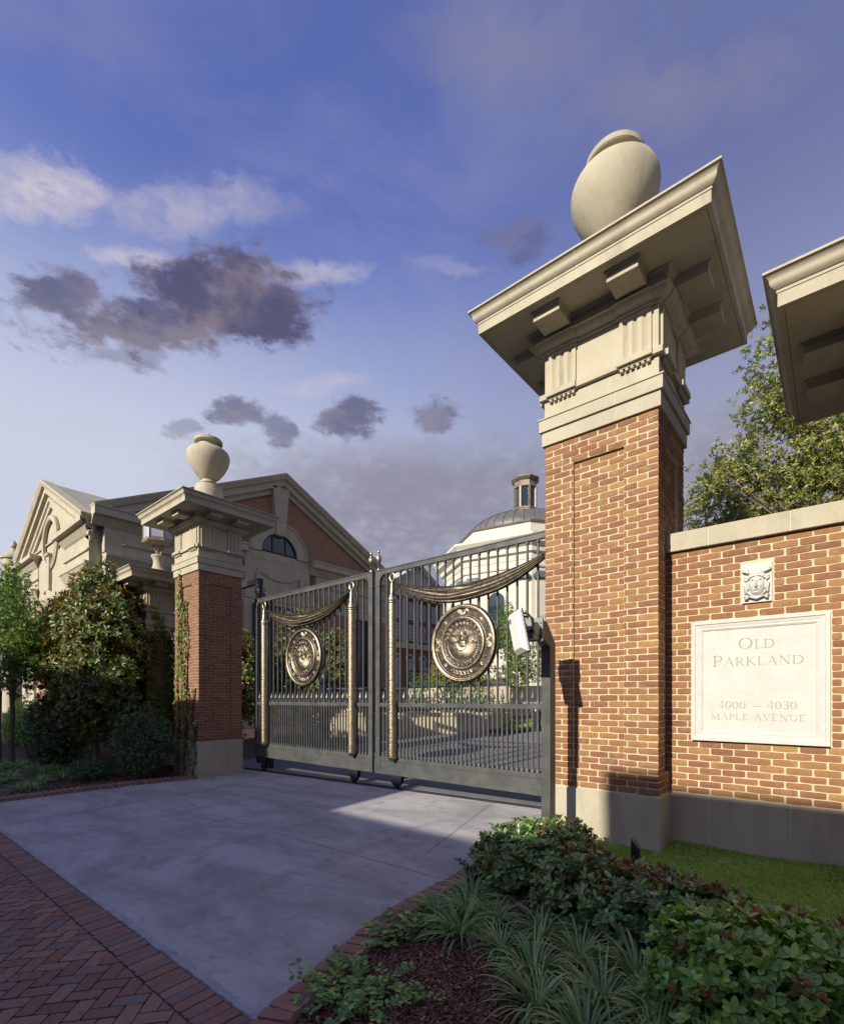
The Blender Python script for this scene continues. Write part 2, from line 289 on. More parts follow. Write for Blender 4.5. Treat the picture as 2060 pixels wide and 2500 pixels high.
# ---------------------------------------------------------------- object helpers
OFF = {}
def tag(o, label=None, cat=None, group=None, kind=None):
    if label: o['label'] = label
    if cat: o['category'] = cat
    if group: o['group'] = group
    if kind: o['kind'] = kind
    return o
def thing(name, loc, label, cat, group=None, rotz=0):
    o = bpy.data.objects.new(name, None); COL.objects.link(o); o.location = loc
    o.empty_display_size = .1; OFF[o.name] = Vector(loc)
    return tag(o, label, cat, group)
def link(name, me, parent=None, loc=None):
    o = bpy.data.objects.new(name, me); COL.objects.link(o)
    if parent is not None: o.parent = parent
    if loc is not None: o.location = loc
    return o
class MB:
    def __init__(s): s.v = []; s.f = []; s.n = 0
    def add(s, vs, fs):
        b = len(s.v); s.v.extend([tuple(v) for v in vs]); s.f.extend([tuple(i+b for i in f) for f in fs]); return s
    def box(s, x0, x1, y0, y1, z0, z1):
        return s.add([(x0,y0,z0),(x1,y0,z0),(x1,y1,z0),(x0,y1,z0),(x0,y0,z1),(x1,y0,z1),(x1,y1,z1),(x0,y1,z1)],
                     [(0,3,2,1),(4,5,6,7),(0,1,5,4),(1,2,6,5),(2,3,7,6),(3,0,4,7)])
    def cbox(s, c, d, rz=0.0, R=None):
        R = R or Matrix.Rotation(rz, 3, 'Z'); c = Vector(c)
        vs = [c + R @ Vector((a*d[0]/2, b*d[1]/2, e*d[2]/2)) for e in (-1, 1) for a, b in ((-1,-1),(1,-1),(1,1),(-1,1))]
        return s.add(vs, [(0,3,2,1),(4,5,6,7),(0,1,5,4),(1,2,6,5),(2,3,7,6),(3,0,4,7)])
    def rings(s, rings, close=True, cap=True):
        """list of equal-length vertex rings joined in order"""
        n = len(rings[0]); b = len(s.v)
        for r in rings: s.v.extend([tuple(p) for p in r])
        for i in range(len(rings)-1):
            for j in range(n if close else n-1):
                k = (j+1) % n
                s.f.append((b+i*n+j, b+i*n+k, b+(i+1)*n+k, b+(i+1)*n+j))
        if cap:
            s.f.append(tuple(b+j for j in reversed(range(n)))); s.f.append(tuple(b+(len(rings)-1)*n+j for j in range(n)))
        return s
    def lathe(s, c, prof, seg=32, axis='z', cap=True, a0=0.0):
        rs = []
        for r, h in prof:
            ring = []
            for j in range(seg):
                a = 2*math.pi*j/seg + a0
                if axis == 'z': ring.append((c[0]+r*math.cos(a), c[1]+r*math.sin(a), c[2]+h))
                elif axis == 'y': ring.append((c[0]+r*math.sin(a), c[1]+h, c[2]+r*math.cos(a)))
                else: ring.append((c[0]+h, c[1]+r*math.cos(a), c[2]+r*math.sin(a)))
            rs.append(ring)
        return s.rings(rs, True, cap)
    def sq(s, cx, cy, hx, hy, prof):
        """square moulding: profile of (outset, z) from bottom to top"""
        rs = [[(cx-hx-o, cy-hy-o, z), (cx+hx+o, cy-hy-o, z), (cx+hx+o, cy+hy+o, z), (cx-hx-o, cy+hy+o, z)] for o, z in prof]
        return s.rings(rs)
    def tube(s, path, radii, seg=8, closed=False):
        P = [Vector(p) for p in path]; n = len(P); rs = []
        if not hasattr(radii, '__len__'): radii = [radii]*n
        up = Vector((0, 0, 1)); prev = None
        for i, p in enumerate(P):
            if closed: d = (P[(i+1) % n]-P[i-1])
            else: d = (P[min(i+1, n-1)]-P[max(i-1, 0)])
            d.normalize()
            if prev is None:
                a = d.cross(up)
                if a.length < .1: a = d.cross(Vector((1, 0, 0)))
            else: a = prev - d*prev.dot(d)
            a.normalize(); prev = a; b = d.cross(a)
            rs.append([p + (a*math.cos(2*math.pi*k/seg)+b*math.sin(2*math.pi*k/seg))*radii[i] for k in range(seg)])
        if closed: rs.append(rs[0]); return s.rings(rs, True, False)
        return s.rings(rs)
    def sweep(s, path, out, prof, closed=False):
        """mitred moulding along a path lying in the plane whose normal is out; profile (o, h): o along out, h to the left of travel"""
        P = [Vector(p) for p in path]; out = Vector(out).normalized(); n = len(P); rs = []
        for i in range(n):
            d0 = (P[i]-P[i-1]).normalized() if (i > 0 or closed) else None
            d1 = (P[(i+1) % n]-P[i]).normalized() if (i < n-1 or closed) else None
            if d0 is None: d0 = d1
            if d1 is None: d1 = d0
            h0 = out.cross(d0); h1 = out.cross(d1); h = (h0+h1); h.normalize(); k = 1/max(h.dot(h0), .2)
            rs.append([P[i]+out*o+h*hh*k for o, hh in prof])
        if closed: rs.append(rs[0]); return s.rings(rs, True, False)
        return s.rings(rs)
    def mesh(s, name, mat, off=None, smooth=False, sharp=35):
        me = bpy.data.meshes.new(name)
        v = s.v if off is None else [(a-off[0], b-off[1], c-off[2]) for a, b, c in s.v]
        me.from_pydata(v, [], s.f)
        if mat: me.materials.append(M[mat] if isinstance(mat, str) else mat)
        if smooth:
            me.shade_smooth(); me.set_sharp_from_angle(angle=math.radians(sharp))
        return me
    def build(s, name, mat, parent=None, loc=None, smooth=False, bevel=0, fix=True):
        off = OFF.get(parent.name) if parent is not None else (Vector(loc) if loc is not None else None)
        me = s.mesh(name, mat, off, smooth)
        if fix:
            import bmesh
            bm = bmesh.new(); bm.from_mesh(me); bmesh.ops.recalc_face_normals(bm, faces=bm.faces); bm.to_mesh(me); bm.free()
            if smooth: me.set_sharp_from_angle(angle=math.radians(35))
        o = link(name, me, parent, None if parent is not None else loc)
        OFF[o.name] = off if off is not None else Vector((0, 0, 0))
        if bevel:
            b = o.modifiers.new('bevel', 'BEVEL'); b.width = bevel; b.segments = 2; b.limit_method = 'ANGLE'; b.angle_limit = math.radians(40)
        return o
def nmesh(name, V, Fq, mat, smooth=False):
    """fast mesh from numpy arrays; Fq (m,3) or (m,4)"""
    me = bpy.data.meshes.new(name); V = np.asarray(V, np.float32); Fq = np.asarray(Fq, np.int32)
    me.vertices.add(len(V)); me.vertices.foreach_set('co', V.ravel())
    k = Fq.shape[1]; me.loops.add(Fq.size); me.loops.foreach_set('vertex_index', Fq.ravel())
    me.polygons.add(len(Fq)); me.polygons.foreach_set('loop_start', np.arange(0, Fq.size, k, dtype=np.int32))
    me.polygons.foreach_set('loop_total', np.full(len(Fq), k, np.int32))
    me.update(calc_edges=True); me.validate()
    if mat: me.materials.append(M[mat] if isinstance(mat, str) else mat)
    if smooth: me.shade_smooth()
    return me
def copy_tree(o, loc):
    r = o.copy(); COL.objects.link(r); r.location = loc; OFF[r.name] = Vector(loc)
    for ch in list(o.children):
        c = ch.copy(); COL.objects.link(c); c.parent = r; OFF[c.name] = Vector(loc)
        for g in ch.children:
            d = g.copy(); COL.objects.link(d); d.parent = c
    return r
def gz(x, y):
    x = max(x, -13.0) if not hasattr(x, '__len__') else np.maximum(x, -13.0)
    y = max(min(y, 60.0), -20.0) if not hasattr(y, '__len__') else np.clip(y, -20, 60)
    return 1.7-1.663+.022*(x+6.6)+.03*(y-6.48)
def vis(c, nrm=None, size=.015):
    """rough size of a piece in view, used only to choose which pieces become objects"""
    s, k = math.sin(CAM_YAW), math.cos(CAM_YAW)
    d = -s*c[0]+k*c[1]; X = k*c[0]+s*c[1]
    if d < .2: return 0
    u = 1030+1196*X/d; v = 1704-1196*(c[2]-1.7)/d
    w = 1.0 if (-60 < u < 2120 and -60 < v < 2560) else 0.001
    if nrm is not None:
        view = Vector((-c[0], -c[1], 1.7-c[2])).normalized(); w *= max(view.dot(Vector(nrm)), 1e-4)
    return w*size/(d*d)
# ================================================================ bricks
def brick_template(seed, nx=4, nz=2, rag=.022):
    """unit brick, front at y=-0.5, worn front with ragged arrises"""
    r = random.Random(seed); vs = []; fs = []
    for j in range(nz+1):
        for i in range(nx+1):
            x = -.5+i/nx; z = -.5+j/nz; edge = i in (0, nx) or j in (0, nz); corner = i in (0, nx) and j in (0, nz)
            y = -.5 + (.022 if edge else 0) + r.uniform(-.012, .012) + (.012 if corner else 0)
            if i in (0, nx): x += (-1 if i else 1)*r.uniform(0, .010) + (-1 if i else 1)*(.016 if corner else 0)
            if j in (0, nz): z += (-1 if j else 1)*r.uniform(-rag, rag*1.5) + (-1 if j else 1)*(.035 if corner else 0)
            vs.append((x, y, z))
    n = len(vs)
    for j in range(nz):
        for i in range(nx): a = j*(nx+1)+i; fs.append((a, a+1, a+nx+2, a+nx+1))
    per = [i for i in range(nx+1)]+[(nx+1)*(j+1)-1 for j in range(1, nz+1)]+[(nx+1)*nz+i for i in range(nx-1, -1, -1)]+[(nx+1)*j for j in range(nz-1, 0, -1)]
    for k in per: vs.append((vs[k][0], .5, vs[k][2]))
    m = len(per)
    for k in range(m): fs.append((per[k], n+k, n+(k+1) % m, per[(k+1) % m]))
    fs.append(tuple(n+k for k in range(m)))
    return vs, fs
BT = [brick_template(s) for s in range(14)]
BME = {}
def brick_mesh(mat, i):
    if (mat, i) not in BME:
        vs, fs = BT[i]; mb = MB(); mb.add(vs, fs); BME[(mat, i)] = mb.mesh('brick', mat)
    return BME[(mat, i)]
def lay_bricks(parent, items, mat, name='brick', limit=300):
    """items: (centre, dims(len,depth,height), rotation z, facing normal). The most visible become objects, the rest one part."""
    off = OFF[parent.name]
    items = sorted(items, key=lambda t: -vis(t[0], t[3], t[1][0]*t[1][2]))
    for it in items[:limit]:
        c, d, rz, nrm = it[:4]; R = it[4] if len(it) > 4 else None
        o = link(name, brick_mesh(mat, random.randrange(14)), parent)
        o.location = Vector(c)-off; o.scale = d
        if R is not None: o.rotation_euler = R.to_euler()
        else: o.rotation_euler = (0, 0, rz)
    rest = items[limit:]
    if rest:
        mb = MB()
        for it in rest:
            c, d, rz, nrm = it[:4]; R = it[4] if len(it) > 4 else Matrix.Rotation(rz, 3, 'Z')
            vs, fs = BT[random.randrange(14)]; c = Vector(c)
            mb.add([c + R @ Vector((v[0]*d[0], v[1]*d[1], v[2]*d[2])) for v in vs], fs)
        me = mb.mesh(name+'_field', mat, off); o = link(name+'work', me, parent); o['kind'] = 'stuff'; OFF[o.name] = off
ROW = 3.81/57
def brick_face(org, u, nrm, W, z0, rows, start_own, skips, recess=None, lenm=.2, jw=.011, dep=.095):
    """bricks of one wall face. org: corner (x,y); u: unit (x,y) along; nrm outward; skips: (u0,u1,z0,z1)"""
    out = []; rz = math.atan2(u[1], u[0])
    for k in range(rows):
        za = z0+k*ROW; zc = za+ROW/2; own = (k % 2 == 0)
        if start_own is None:   # plain wall, running bond
            a = -lenm/2*(k % 2); cuts = []
            while a < W: cuts.append((max(a, 0), min(a+lenm, W))); a += lenm
        else:
            a0, a1 = (0, W) if own == start_own else (.1, W-.1)
            n = round((a1-a0)/lenm); L = (a1-a0)/n; cuts = [(a0+i*L, a0+(i+1)*L) for i in range(n)]
        segs = []
        for a, b in cuts:
            parts = [(a, b)]
            for s0, s1, zz0, zz1 in skips:
                if zc > zz0 and zc < zz1:
                    q = []
                    for p0, p1 in parts:
                        if p1 <= s0 or p0 >= s1: q.append((p0, p1))
                        else:
                            if p0 < s0: q.append((p0, s0))
                            if p1 > s1: q.append((s1, p1))
                    parts = q
            if recess and zc > recess[2] and zc < recess[3]:
                q = []
                for p0, p1 in parts:
                    for c0, c1 in ((p0, min(p1, recess[0])), (max(p0, recess[0]), min(p1, recess[1])), (max(p0, recess[1]), p1)):
                        if c1-c0 > .012: q.append((c0, c1))
                parts = q
            segs += [p for p in parts if p[1]-p[0] > .022]
        for a, b in segs:
            ea = eb = 0
            if start_own is not None and own == start_own: ea = .006 if a < 1e-6 else 0; eb = .006 if b > W-1e-6 else 0
            if recess and recess[2] < zc < recess[3]:
                for e in recess[:2]:
                    if abs(a-e) < 1e-6: ea = .0045
                    if abs(b-e) < 1e-6: eb = .0045
            a, b = a-ea, b+eb; m = (a+b)/2; ins = 0.0
            if recess and recess[2] < zc < recess[3] and recess[0] < m < recess[1]: ins = recess[4]
            ins += random.uniform(-.002, .003)
            L = b-a-jw*random.uniform(.8, 1.2); h = ROW-.0088+random.uniform(-.003, .002)
            cx = org[0]+u[0]*m-nrm[0]*(dep/2+ins); cy = org[1]+u[1]*m-nrm[1]*(dep/2+ins)
            out.append(((cx, cy, zc+random.uniform(-.0015, .0015)), (L, dep, h), rz+random.uniform(-.004, .004), (*nrm, 0)))
    return out

# ================================================================ gate pillars
HX, HY = .60, .52
def pillar(name, label, cx, cy, drop, zg, group, brickmat='brick', limit=300, recess=True, base_split=False):
    """brick pillar with stone base and doric capital; drop lowers the whole capital"""
    R = thing(name, (cx, cy, zg), label, 'gate pillar', group)
    zb, zt = .731, 4.541-drop
    rows = round((zt-zb)/ROW); zb2 = zt-rows*ROW
    # base
    b = MB().box(cx-HX-.02, cx+HX+.02, cy-HY-.02, cy+HY+.02, zg-.3, zb2-.012 if not base_split else .36)
    b.build('base_block', 'stone', R, bevel=.006)
    if base_split:
        MB().box(cx-HX-.02, cx+HX+.02, cy-HY-.02, cy+HY+.02, .366, zb2-.012).build('base_block', 'stone', R, bevel=.006)
        MB().box(cx-HX-.01, cx+HX+.01, cy-HY-.01, cy+HY+.01, .34, .38).build('joint', 'stone_joint', R)
    # mortar core with recessed panels on each face
    rec = .036; g = .007; rw = .33
    rz0, rz1 = zb2+3*ROW, zt-4*ROW
    c = MB(); i = rec+g
    c.box(cx-HX+i, cx+HX-i, cy-HY+i, cy+HY-i, zb2-.01, zt+.02)
    x0, x1, y0, y1 = cx-HX+g, cx+HX-g, cy-HY+g, cy+HY-g
    sw = .25
    for ya, yb in ((y0, cy-HY+i-.0005), (cy+HY-i+.0005, y1)):
        c.box(x0, x0+rw-g, ya, yb, zb2-.011, zt+.021); c.box(x1-rw+g, x1, ya, yb, zb2-.011, zt+.021)
        c.box(x0+rw-g+.0005, x1-rw+g-.0005, ya, yb, rz1, zt+.021); c.box(x0+rw-g+.0005, x1-rw+g-.0005, ya, yb, zb2-.011, rz0)
    for xa, xb in ((x0, cx-HX+i-.0005), (cx+HX-i+.0005, x1)):
        ya, yb = cy-HY+i, cy+HY-i
        c.box(xa, xb, ya, ya+sw-i, zb2-.0105, zt+.0205); c.box(xa, xb, yb-sw+i, yb, zb2-.0105, zt+.0205)
        c.box(xa, xb, ya+sw-i+.0005, yb-sw+i-.0005, rz1, zt+.0205); c.box(xa, xb, ya+sw-i+.0005, yb-sw+i-.0005, zb2-.0105, rz0)
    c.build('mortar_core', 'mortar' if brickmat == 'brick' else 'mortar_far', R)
    it = []
    rc = (rw, 2*HX-rw, rz0, rz1, rec)
    it += brick_face((cx-HX, cy-HY), (1, 0), (0, -1), 2*HX, zb2, rows, True, [], rc)
    it += brick_face((cx+HX, cy+HY), (-1, 0), (0, 1), 2*HX, zb2, rows, True, [], rc)
    rs = (sw, 2*HY-sw, rz0, rz1, rec)
    it += brick_face((cx+HX, cy-HY), (0, 1), (1, 0), 2*HY, zb2, rows, False, [], rs, .208)
    it += brick_face((cx-HX, cy+HY), (0, -1), (-1, 0), 2*HY, zb2, rows, False, [], rs, .208)
    lay_bricks(R, it, brickmat, limit=limit)
    # architrave
    z = lambda h: h+1.7-drop
    MB().sq(cx, cy, HX, HY, [(.026, z(2.841)+.002), (.026, z(2.995))]).build('lower_fascia', 'stone', R, bevel=.004)
    MB().sq(cx, cy, HX, HY, [(.050, z(2.998)), (.050, z(3.125)), (.062, z(3.128)), (.062, z(3.143))]).build('upper_fascia', 'stone', R, bevel=.003)
    MB().sq(cx, cy, HX, HY, [(.004, z(3.1435)), (.004, z(3.353))]).build('architrave', 'stone', R, bevel=.003)
    MB().sq(cx, cy, HX, HY, [(.048, z(3.354)), (.048, z(3.416))]).build('taenia', 'stone', R, bevel=.003)
    MB().sq(cx, cy, HX, HY, [(.0, z(3.4165)), (.0, z(3.857))]).build('frieze', 'stone', R, bevel=.003)
    # triglyphs with taenia breaks and guttae
    tz0, tz1 = z(3.4168), z(3.856)
    def tri(pos, u, n):
        """pos: centre on the face; u along, n outward"""
        ux, uy = u; nx, ny = n; W = .31; T = .026
        P = lambda a, o, zz: (pos[0]+ux*a+nx*o, pos[1]+uy*a+ny*o, zz)
        m = MB(); prof = []
        edges = [-W/2]
        gw = .052; flat = (W-3*gw)/4
        pts = [(-W/2, T)]; a = -W/2
        for q in range(3):
            a += flat; pts += [(a, T), (a+gw/2, T-.022), (a+gw, T)]; a += gw
        pts.append((W/2, T))
        zt2 = tz1-.045
        ring = lambda zz: [P(p, o, zz) for p, o in pts]+[P(W/2, .001, zz), P(-W/2, .001, zz)]
        m.rings([ring(tz0), ring(zt2)])
        m.cbox(P(0, T/2+.0008, (zt2+tz1)/2+.0005), (W if ux else T, T if ux else W, tz1-zt2-.002))
        m.build('triglyph', 'stone', R)
        m = MB(); m.cbox(P(0, .048+.014, (z(3.354)+z(3.416))/2), ((W+.03) if ux else .03, .03 if ux else (W+.03), .058))
        m.cbox(P(0, .012+.016, z(3.354)-.0105), (W if ux else .032, .032 if ux else W, .018))
        m.build('regula', 'stone', R, bevel=.002)
        for q in range(6):
            gg = MB(); a = -W/2+.026+q*(W-.052)/5; p = P(a, .028, 0)
            gg.lathe((p[0], p[1], z(3.354)-.046), [(.020, 0), (.014, .026)], 10)
            gg.build('gutta', 'stone', R)
    bedp = [(o+.020, zz+.0008) for o, zz in [(.001, z(3.8565)), (.030, z(3.858)), (.030, z(3.872)), (.022, z(3.874)), (.036, z(3.884)), (.078, z(3.905)), (.098, z(3.925)), (.112, z(3.947)), (.124, z(3.9505)), (.124, z(3.9645)), (.0, z(3.9648))]]
    def brk(pos, u, n):
        MB().rings([[(pos[0]+n[0]*o+u[0]*a, pos[1]+n[1]*o+u[1]*a, zz) for o, zz in bedp] for a in (-.172, .172)]).build('moulding_break', 'stone', R)
    for sx in (-1, 1):
        for ny in (-1, 1): brk((cx+sx*.385, cy+ny*HY), (1, 0), (0, ny))
        for nx in (-1, 1): brk((cx+nx*HX, cy+sx*.31), (0, 1), (nx, 0))
    for sx in (-1, 1):
        for ny in (-1, 1): tri((cx+sx*.385, cy+ny*HY), (1, 0), (0, ny))
        for nx in (-1, 1): tri((cx+nx*HX, cy+sx*.31), (0, 1), (nx, 0))
    # bed mould, fascia, modillions, cornice
    bed = [(.030, z(3.858)), (.030, z(3.872)), (.022, z(3.874)), (.036, z(3.884)), (.078, z(3.905)), (.098, z(3.925)), (.112, z(3.947)), (.132, z(3.952)), (.132, z(3.966))]
    MB().sq(cx, cy, HX, HY, bed).build('bed_moulding', 'stone', R, bevel=.002)
    MB().sq(cx, cy, HX, HY, [(.105, z(3.9665)), (.105, z(4.045)), (.125, z(4.05)), (.135, z(4.065)), (.155, z(4.07)), (.155, z(4.079))]).build('fascia', 'stone', R, bevel=.002)
    for sx in (-1, 1):
        for n, u, d in (((0, -1), (1, 0), .385), ((0, 1), (1, 0), .385), ((1, 0), (0, 1), .31), ((-1, 0), (0, 1), .31)):
            hw = HX if n[0] else HY; bx = cx+n[0]*hw+u[0]*sx*d; by = cy+n[1]*hw+u[1]*sx*d
            m = MB()
            for W, o1, za, zb_ in ((.29, .415, 3.985, 4.052), (.305, .425, 4.0525, 4.062), (.325, .437, 4.0625, 4.0785)):
                c0 = .106; mid = (c0+o1)/2
                m.cbox((bx+n[0]*mid, by+n[1]*mid, z((za+zb_)/2)), ((W, o1-c0) if u[0] else (o1-c0, W))+(zb_-za,))
            m.build('modillion', 'stone', R, bevel=.002)
    cor = [(.50, z(4.092)), (.505, z(4.079)), (.541, z(4.079)), (.541, z(4.178)), (.548, z(4.182)), (.548, z(4.202)), (.556, z(4.206))]
    for q in range(9):
        a = q/8; cor.append((.556+.066*(a+.15*math.sin(2*math.pi*a)), z(4.206+.098*a)))
    cor += [(.628, z(4.306)), (.628, z(4.325)), (.45, z(4.345))]
    mb = MB().sq(cx, cy, HX, HY, [(-.2, z(4.0795)), (.50, z(4.0795))]+cor+[(-.2, z(4.38))])
    mb.build('cornice', 'stone', R, smooth=True, fix=True)
    # mortar joints in the cornice centre lines
    jm = MB()
    for n, u in (((0, -1), (1, 0)), ((1, 0), (0, 1)), ((-1, 0), (0, 1))):
        hw = HX if n[0] else HY; ring1 = []
        for sg in (-.0035, .0035):
            ring1.append([(cx+n[0]*(hw+o+.0016)+u[0]*sg, cy+n[1]*(hw+o+.0016)+u[1]*sg, zz+(.0 if k > 1 else -.0015)) for k, (o, zz) in enumerate([(.16, z(4.0785))]+cor)])
        jm.rings(ring1, False, False)
        for za, zb_, o in ((3.1435, 3.353, .0055), (3.417, 3.856, .0015)):
            s0 = .12 if za < 3.3 else -.228
            jm.cbox((cx+n[0]*(hw+o)+u[0]*s0, cy+n[1]*(hw+o)+u[1]*s0, z((za+zb_)/2)), ((.006, .001) if u[0] else (.001, .006))+(zb_-za,))
        jm.cbox((cx+n[0]*(hw+.0515)+u[0]*.2, cy+n[1]*(hw+.0515)+u[1]*.2, z(3.0615)), ((.006, .002) if u[0] else (.002, .006))+(.126,))
        jm.cbox((cx+n[0]*(hw+.0275)+u[0]*.2, cy+n[1]*(hw+.0275)+u[1]*.2, z(2.9185)), ((.006, .002) if u[0] else (.002, .006))+(.15,))
    jm.build('stone_joints', 'stone_joint', R, fix=False)
    return R
CN = (-1.9265, 5.6645); CLp = (-11.391, 5.610)
pillar('gate_pillar', 'tall brick gate pillar on the right with stone capital, beside the engraved plate wall', *CN, 0, .085, 'brick gate pillars with stone capitals')
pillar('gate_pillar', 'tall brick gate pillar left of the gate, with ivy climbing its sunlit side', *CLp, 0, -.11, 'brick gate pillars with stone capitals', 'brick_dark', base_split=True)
pillar('gate_pillar', 'low pillar behind the big magnolia with a lantern on its cornice', -14.10, 5.55, 1.126, -.14, 'brick gate pillars with stone capitals', 'brick_dark', limit=120)
pillar('gate_pillar', 'pillar at right edge of photo, only its wide stone cornice in view', .80, 5.62, 1.126, .16, 'brick gate pillars with stone capitals', limit=60)

# ---------------------------------------------------------------- urns
URN = [(.0, .0), (.30, .0), (.30, .10), (.33, .12), (.33, .50), (.31, .52), (.305, .60), (.29, .635), (.20, .645), (.165, .66), (.15, .69), (.17, .70), (.185, .725), (.185, .75), (.17, .775),
       (.15, .785), (.15, .80), (.172, .815), (.205, .85), (.27, .93), (.343, 1.04), (.405, 1.16), (.447, 1.27), (.470, 1.37), (.476, 1.44), (.470, 1.50), (.450, 1.55), (.41, 1.59), (.35, 1.622), (.28, 1.64), (.235, 1.652), (.228, 1.67), (.228, 1.775), (.245, 1.785),
       (.300, 1.79), (.314, 1.805), (.314, 1.865), (.300, 1.885), (.24, 1.912), (.15, 1.938), (.07, 1.95), (.03, 1.955), (.028, 1.98), (.045, 2.0), (.05, 2.03), (.035, 2.055), (.0, 2.062)]
URN = [(r, h if h < .66 else .66+(h-.66)*.89) for r, h in URN]
def urn(cx, cy, z0, label):
    R = thing('stone_urn', (cx, cy, z0), label, 'urn', 'covered stone urns on the pillars')
    cut = 16
    MB().lathe((cx, cy, z0), URN[:cut], 64).build('foot', 'stone', R, smooth=True)
    MB().lathe((cx, cy, z0), URN[cut-1:33], 72).build('body', 'stone', R, smooth=True)
    MB().lathe((cx, cy, z0), URN[32:], 64).build('lid', 'stone', R, smooth=True)
urn(*CN, 6.068, 'large stone urn on top of the near right pillar')
urn(*CLp, 6.068, 'lidded stone urn on top of the pillar left of the gate')

# ---------------------------------------------------------------- lantern on the low left pillar
def lantern(cx, cy, z0):
    R = thing('lantern', (cx, cy, z0), 'hexagonal glass lantern on a flared stone foot behind the left gate pillar', 'lantern')
    MB().lathe((cx, cy, z0), [(.0, 0), (.50, 0), (.50, .05), (.44, .09), (.36, .10), (.36, .14), (.22, .20), (.15, .30), (.125, .42), (.135, .52), (.175, .58), (.185, .60), (.175, .63), (.0, .63)], 40).build('foot', 'stone', R, smooth=True)
    st = MB()
    for k in range(8):
        a = k*math.pi/4+.2
        pts = [(cx+math.cos(a)*r, cy+math.sin(a)*r, z0+h) for r, h in ((.05, .62), (.07, .75), (.13, .88), (.22, .93))]
        st.tube(pts, .011, 6)
    st.build('scrolled_bracket', 'lantern_metal', R)
    h0, h1 = z0+.90, z0+1.52
    MB().lathe((cx, cy, 0), [(.22, h0), (.37, h0+.04), (.40, h0+.07), (.40, h0+.12), (.2, h0+.12)], 6).build('base_tray', 'lantern_metal', R)
    for k in range(6):
        a0 = k*math.pi/3; a1 = a0+math.pi/3; r = .36
        p0 = Vector((cx+r*math.cos(a0), cy+r*math.sin(a0), 0)); p1 = Vector((cx+r*math.cos(a1), cy+r*math.sin(a1), 0))
        d = (p1-p0).normalized(); m = (p0+p1)/2; ang = math.atan2(d.y, d.x)
        MB().cbox((p0.x, p0.y, (h0+.12+h1)/2), (.045, .045, h1-h0-.12), a0).build('corner_post', 'lantern_metal', R)
        MB().cbox((m.x, m.y, (h0+.12+h1)/2), ((p1-p0).length-.05, .008, h1-h0-.13), ang).build('pane', 'lampglass', R)
        MB().cbox((m.x, m.y, h0+.15), ((p1-p0).length-.05, .03, .04), ang).build('rail', 'lantern_metal', R)
    MB().lathe((cx, cy, 0), [(.40, h1), (.42, h1+.04), (.30, h1+.16), (.12, h1+.30), (.05, h1+.34), (.05, h1+.42), (0, h1+.46)], 6).build('cap', 'lantern_metal', R)
    MB().lathe((cx, cy, 0), [(.10, h0+.13), (.03, h0+.2), (.03, h0+.4), (.06, h0+.45), (.05, h0+.52), (0, h0+.54)], 12).build('burner', 'lantern_metal', R)
lantern(-14.10, 5.55, 4.94)

# ---------------------------------------------------------------- boundary walls
def bwall(name, label, x0, x1, y, zg, skips, mat, limit, cap_splits, gaps=()):
    R = thing(name, (x0, y, zg), label, 'wall', 'brick boundary walls')
    th = .36; zb, rows = .731, 37; zt = zb+rows*ROW
    MB().box(x0, x1, y+.008, y+th-.008, zb-.02, zt+.01).build('mortar_core', 'mortar' if mat == 'brick' else 'mortar_far', R)
    it = brick_face((x0, y), (1, 0), (0, -1), x1-x0, zb, rows, None, [(a-x0, b-x0, c, d) for a, b, c, d in skips])
    it += brick_face((x1, y+th), (-1, 0), (0, 1), x1-x0, zb, rows, None, [])
    lay_bricks(R, it, mat, limit=limit)
    xs = [x0]+list(cap_splits)+[x1]
    for a, b in zip(xs[:-1], xs[1:]):
        MB().box(a+.003, b-.003, y-.045, y+th+.045, zt+.002, zt+.19).build('coping_stone', 'stone', R, bevel=.006)
        MB().box(a+.003, b-.003, y-.012, y+th+.012, zg-.3, zb-.008).build('plinth_stone', 'stone', R, bevel=.005)
    for s in cap_splits:
        MB().box(s-.004, s+.004, y-.041, y+th+.041, zt+.004, zt+.187).build('joint', 'stone_joint', R)
        MB().box(s-.004, s+.004, y-.0095, y+th+.0095, zg-.3, zb-.009).build('joint', 'stone_joint', R)
    return R
PL = (-1.117, -.042, 1.276, 2.458)      # engraved plate
FC = (-.688, -.458, 2.600, 2.965)       # face relief
bwall('brick_wall', 'orange brick wall with stone coping carrying the engraved address plate', -1.360, .199, 5.56, .1,
      [(PL[0]-.006, PL[1]+.006, PL[2]-.01, PL[3]+.01), (FC[0]-.012, FC[1]+.012, FC[2], FC[3]+.012)], 'brick', 300, [-.97, -.32])
bwall('brick_wall', 'shaded brick wall behind ivy left of the left gate pillar', -13.4985, -11.9925, 5.56, -.15, [], 'brick_dark', 120, [-12.7])

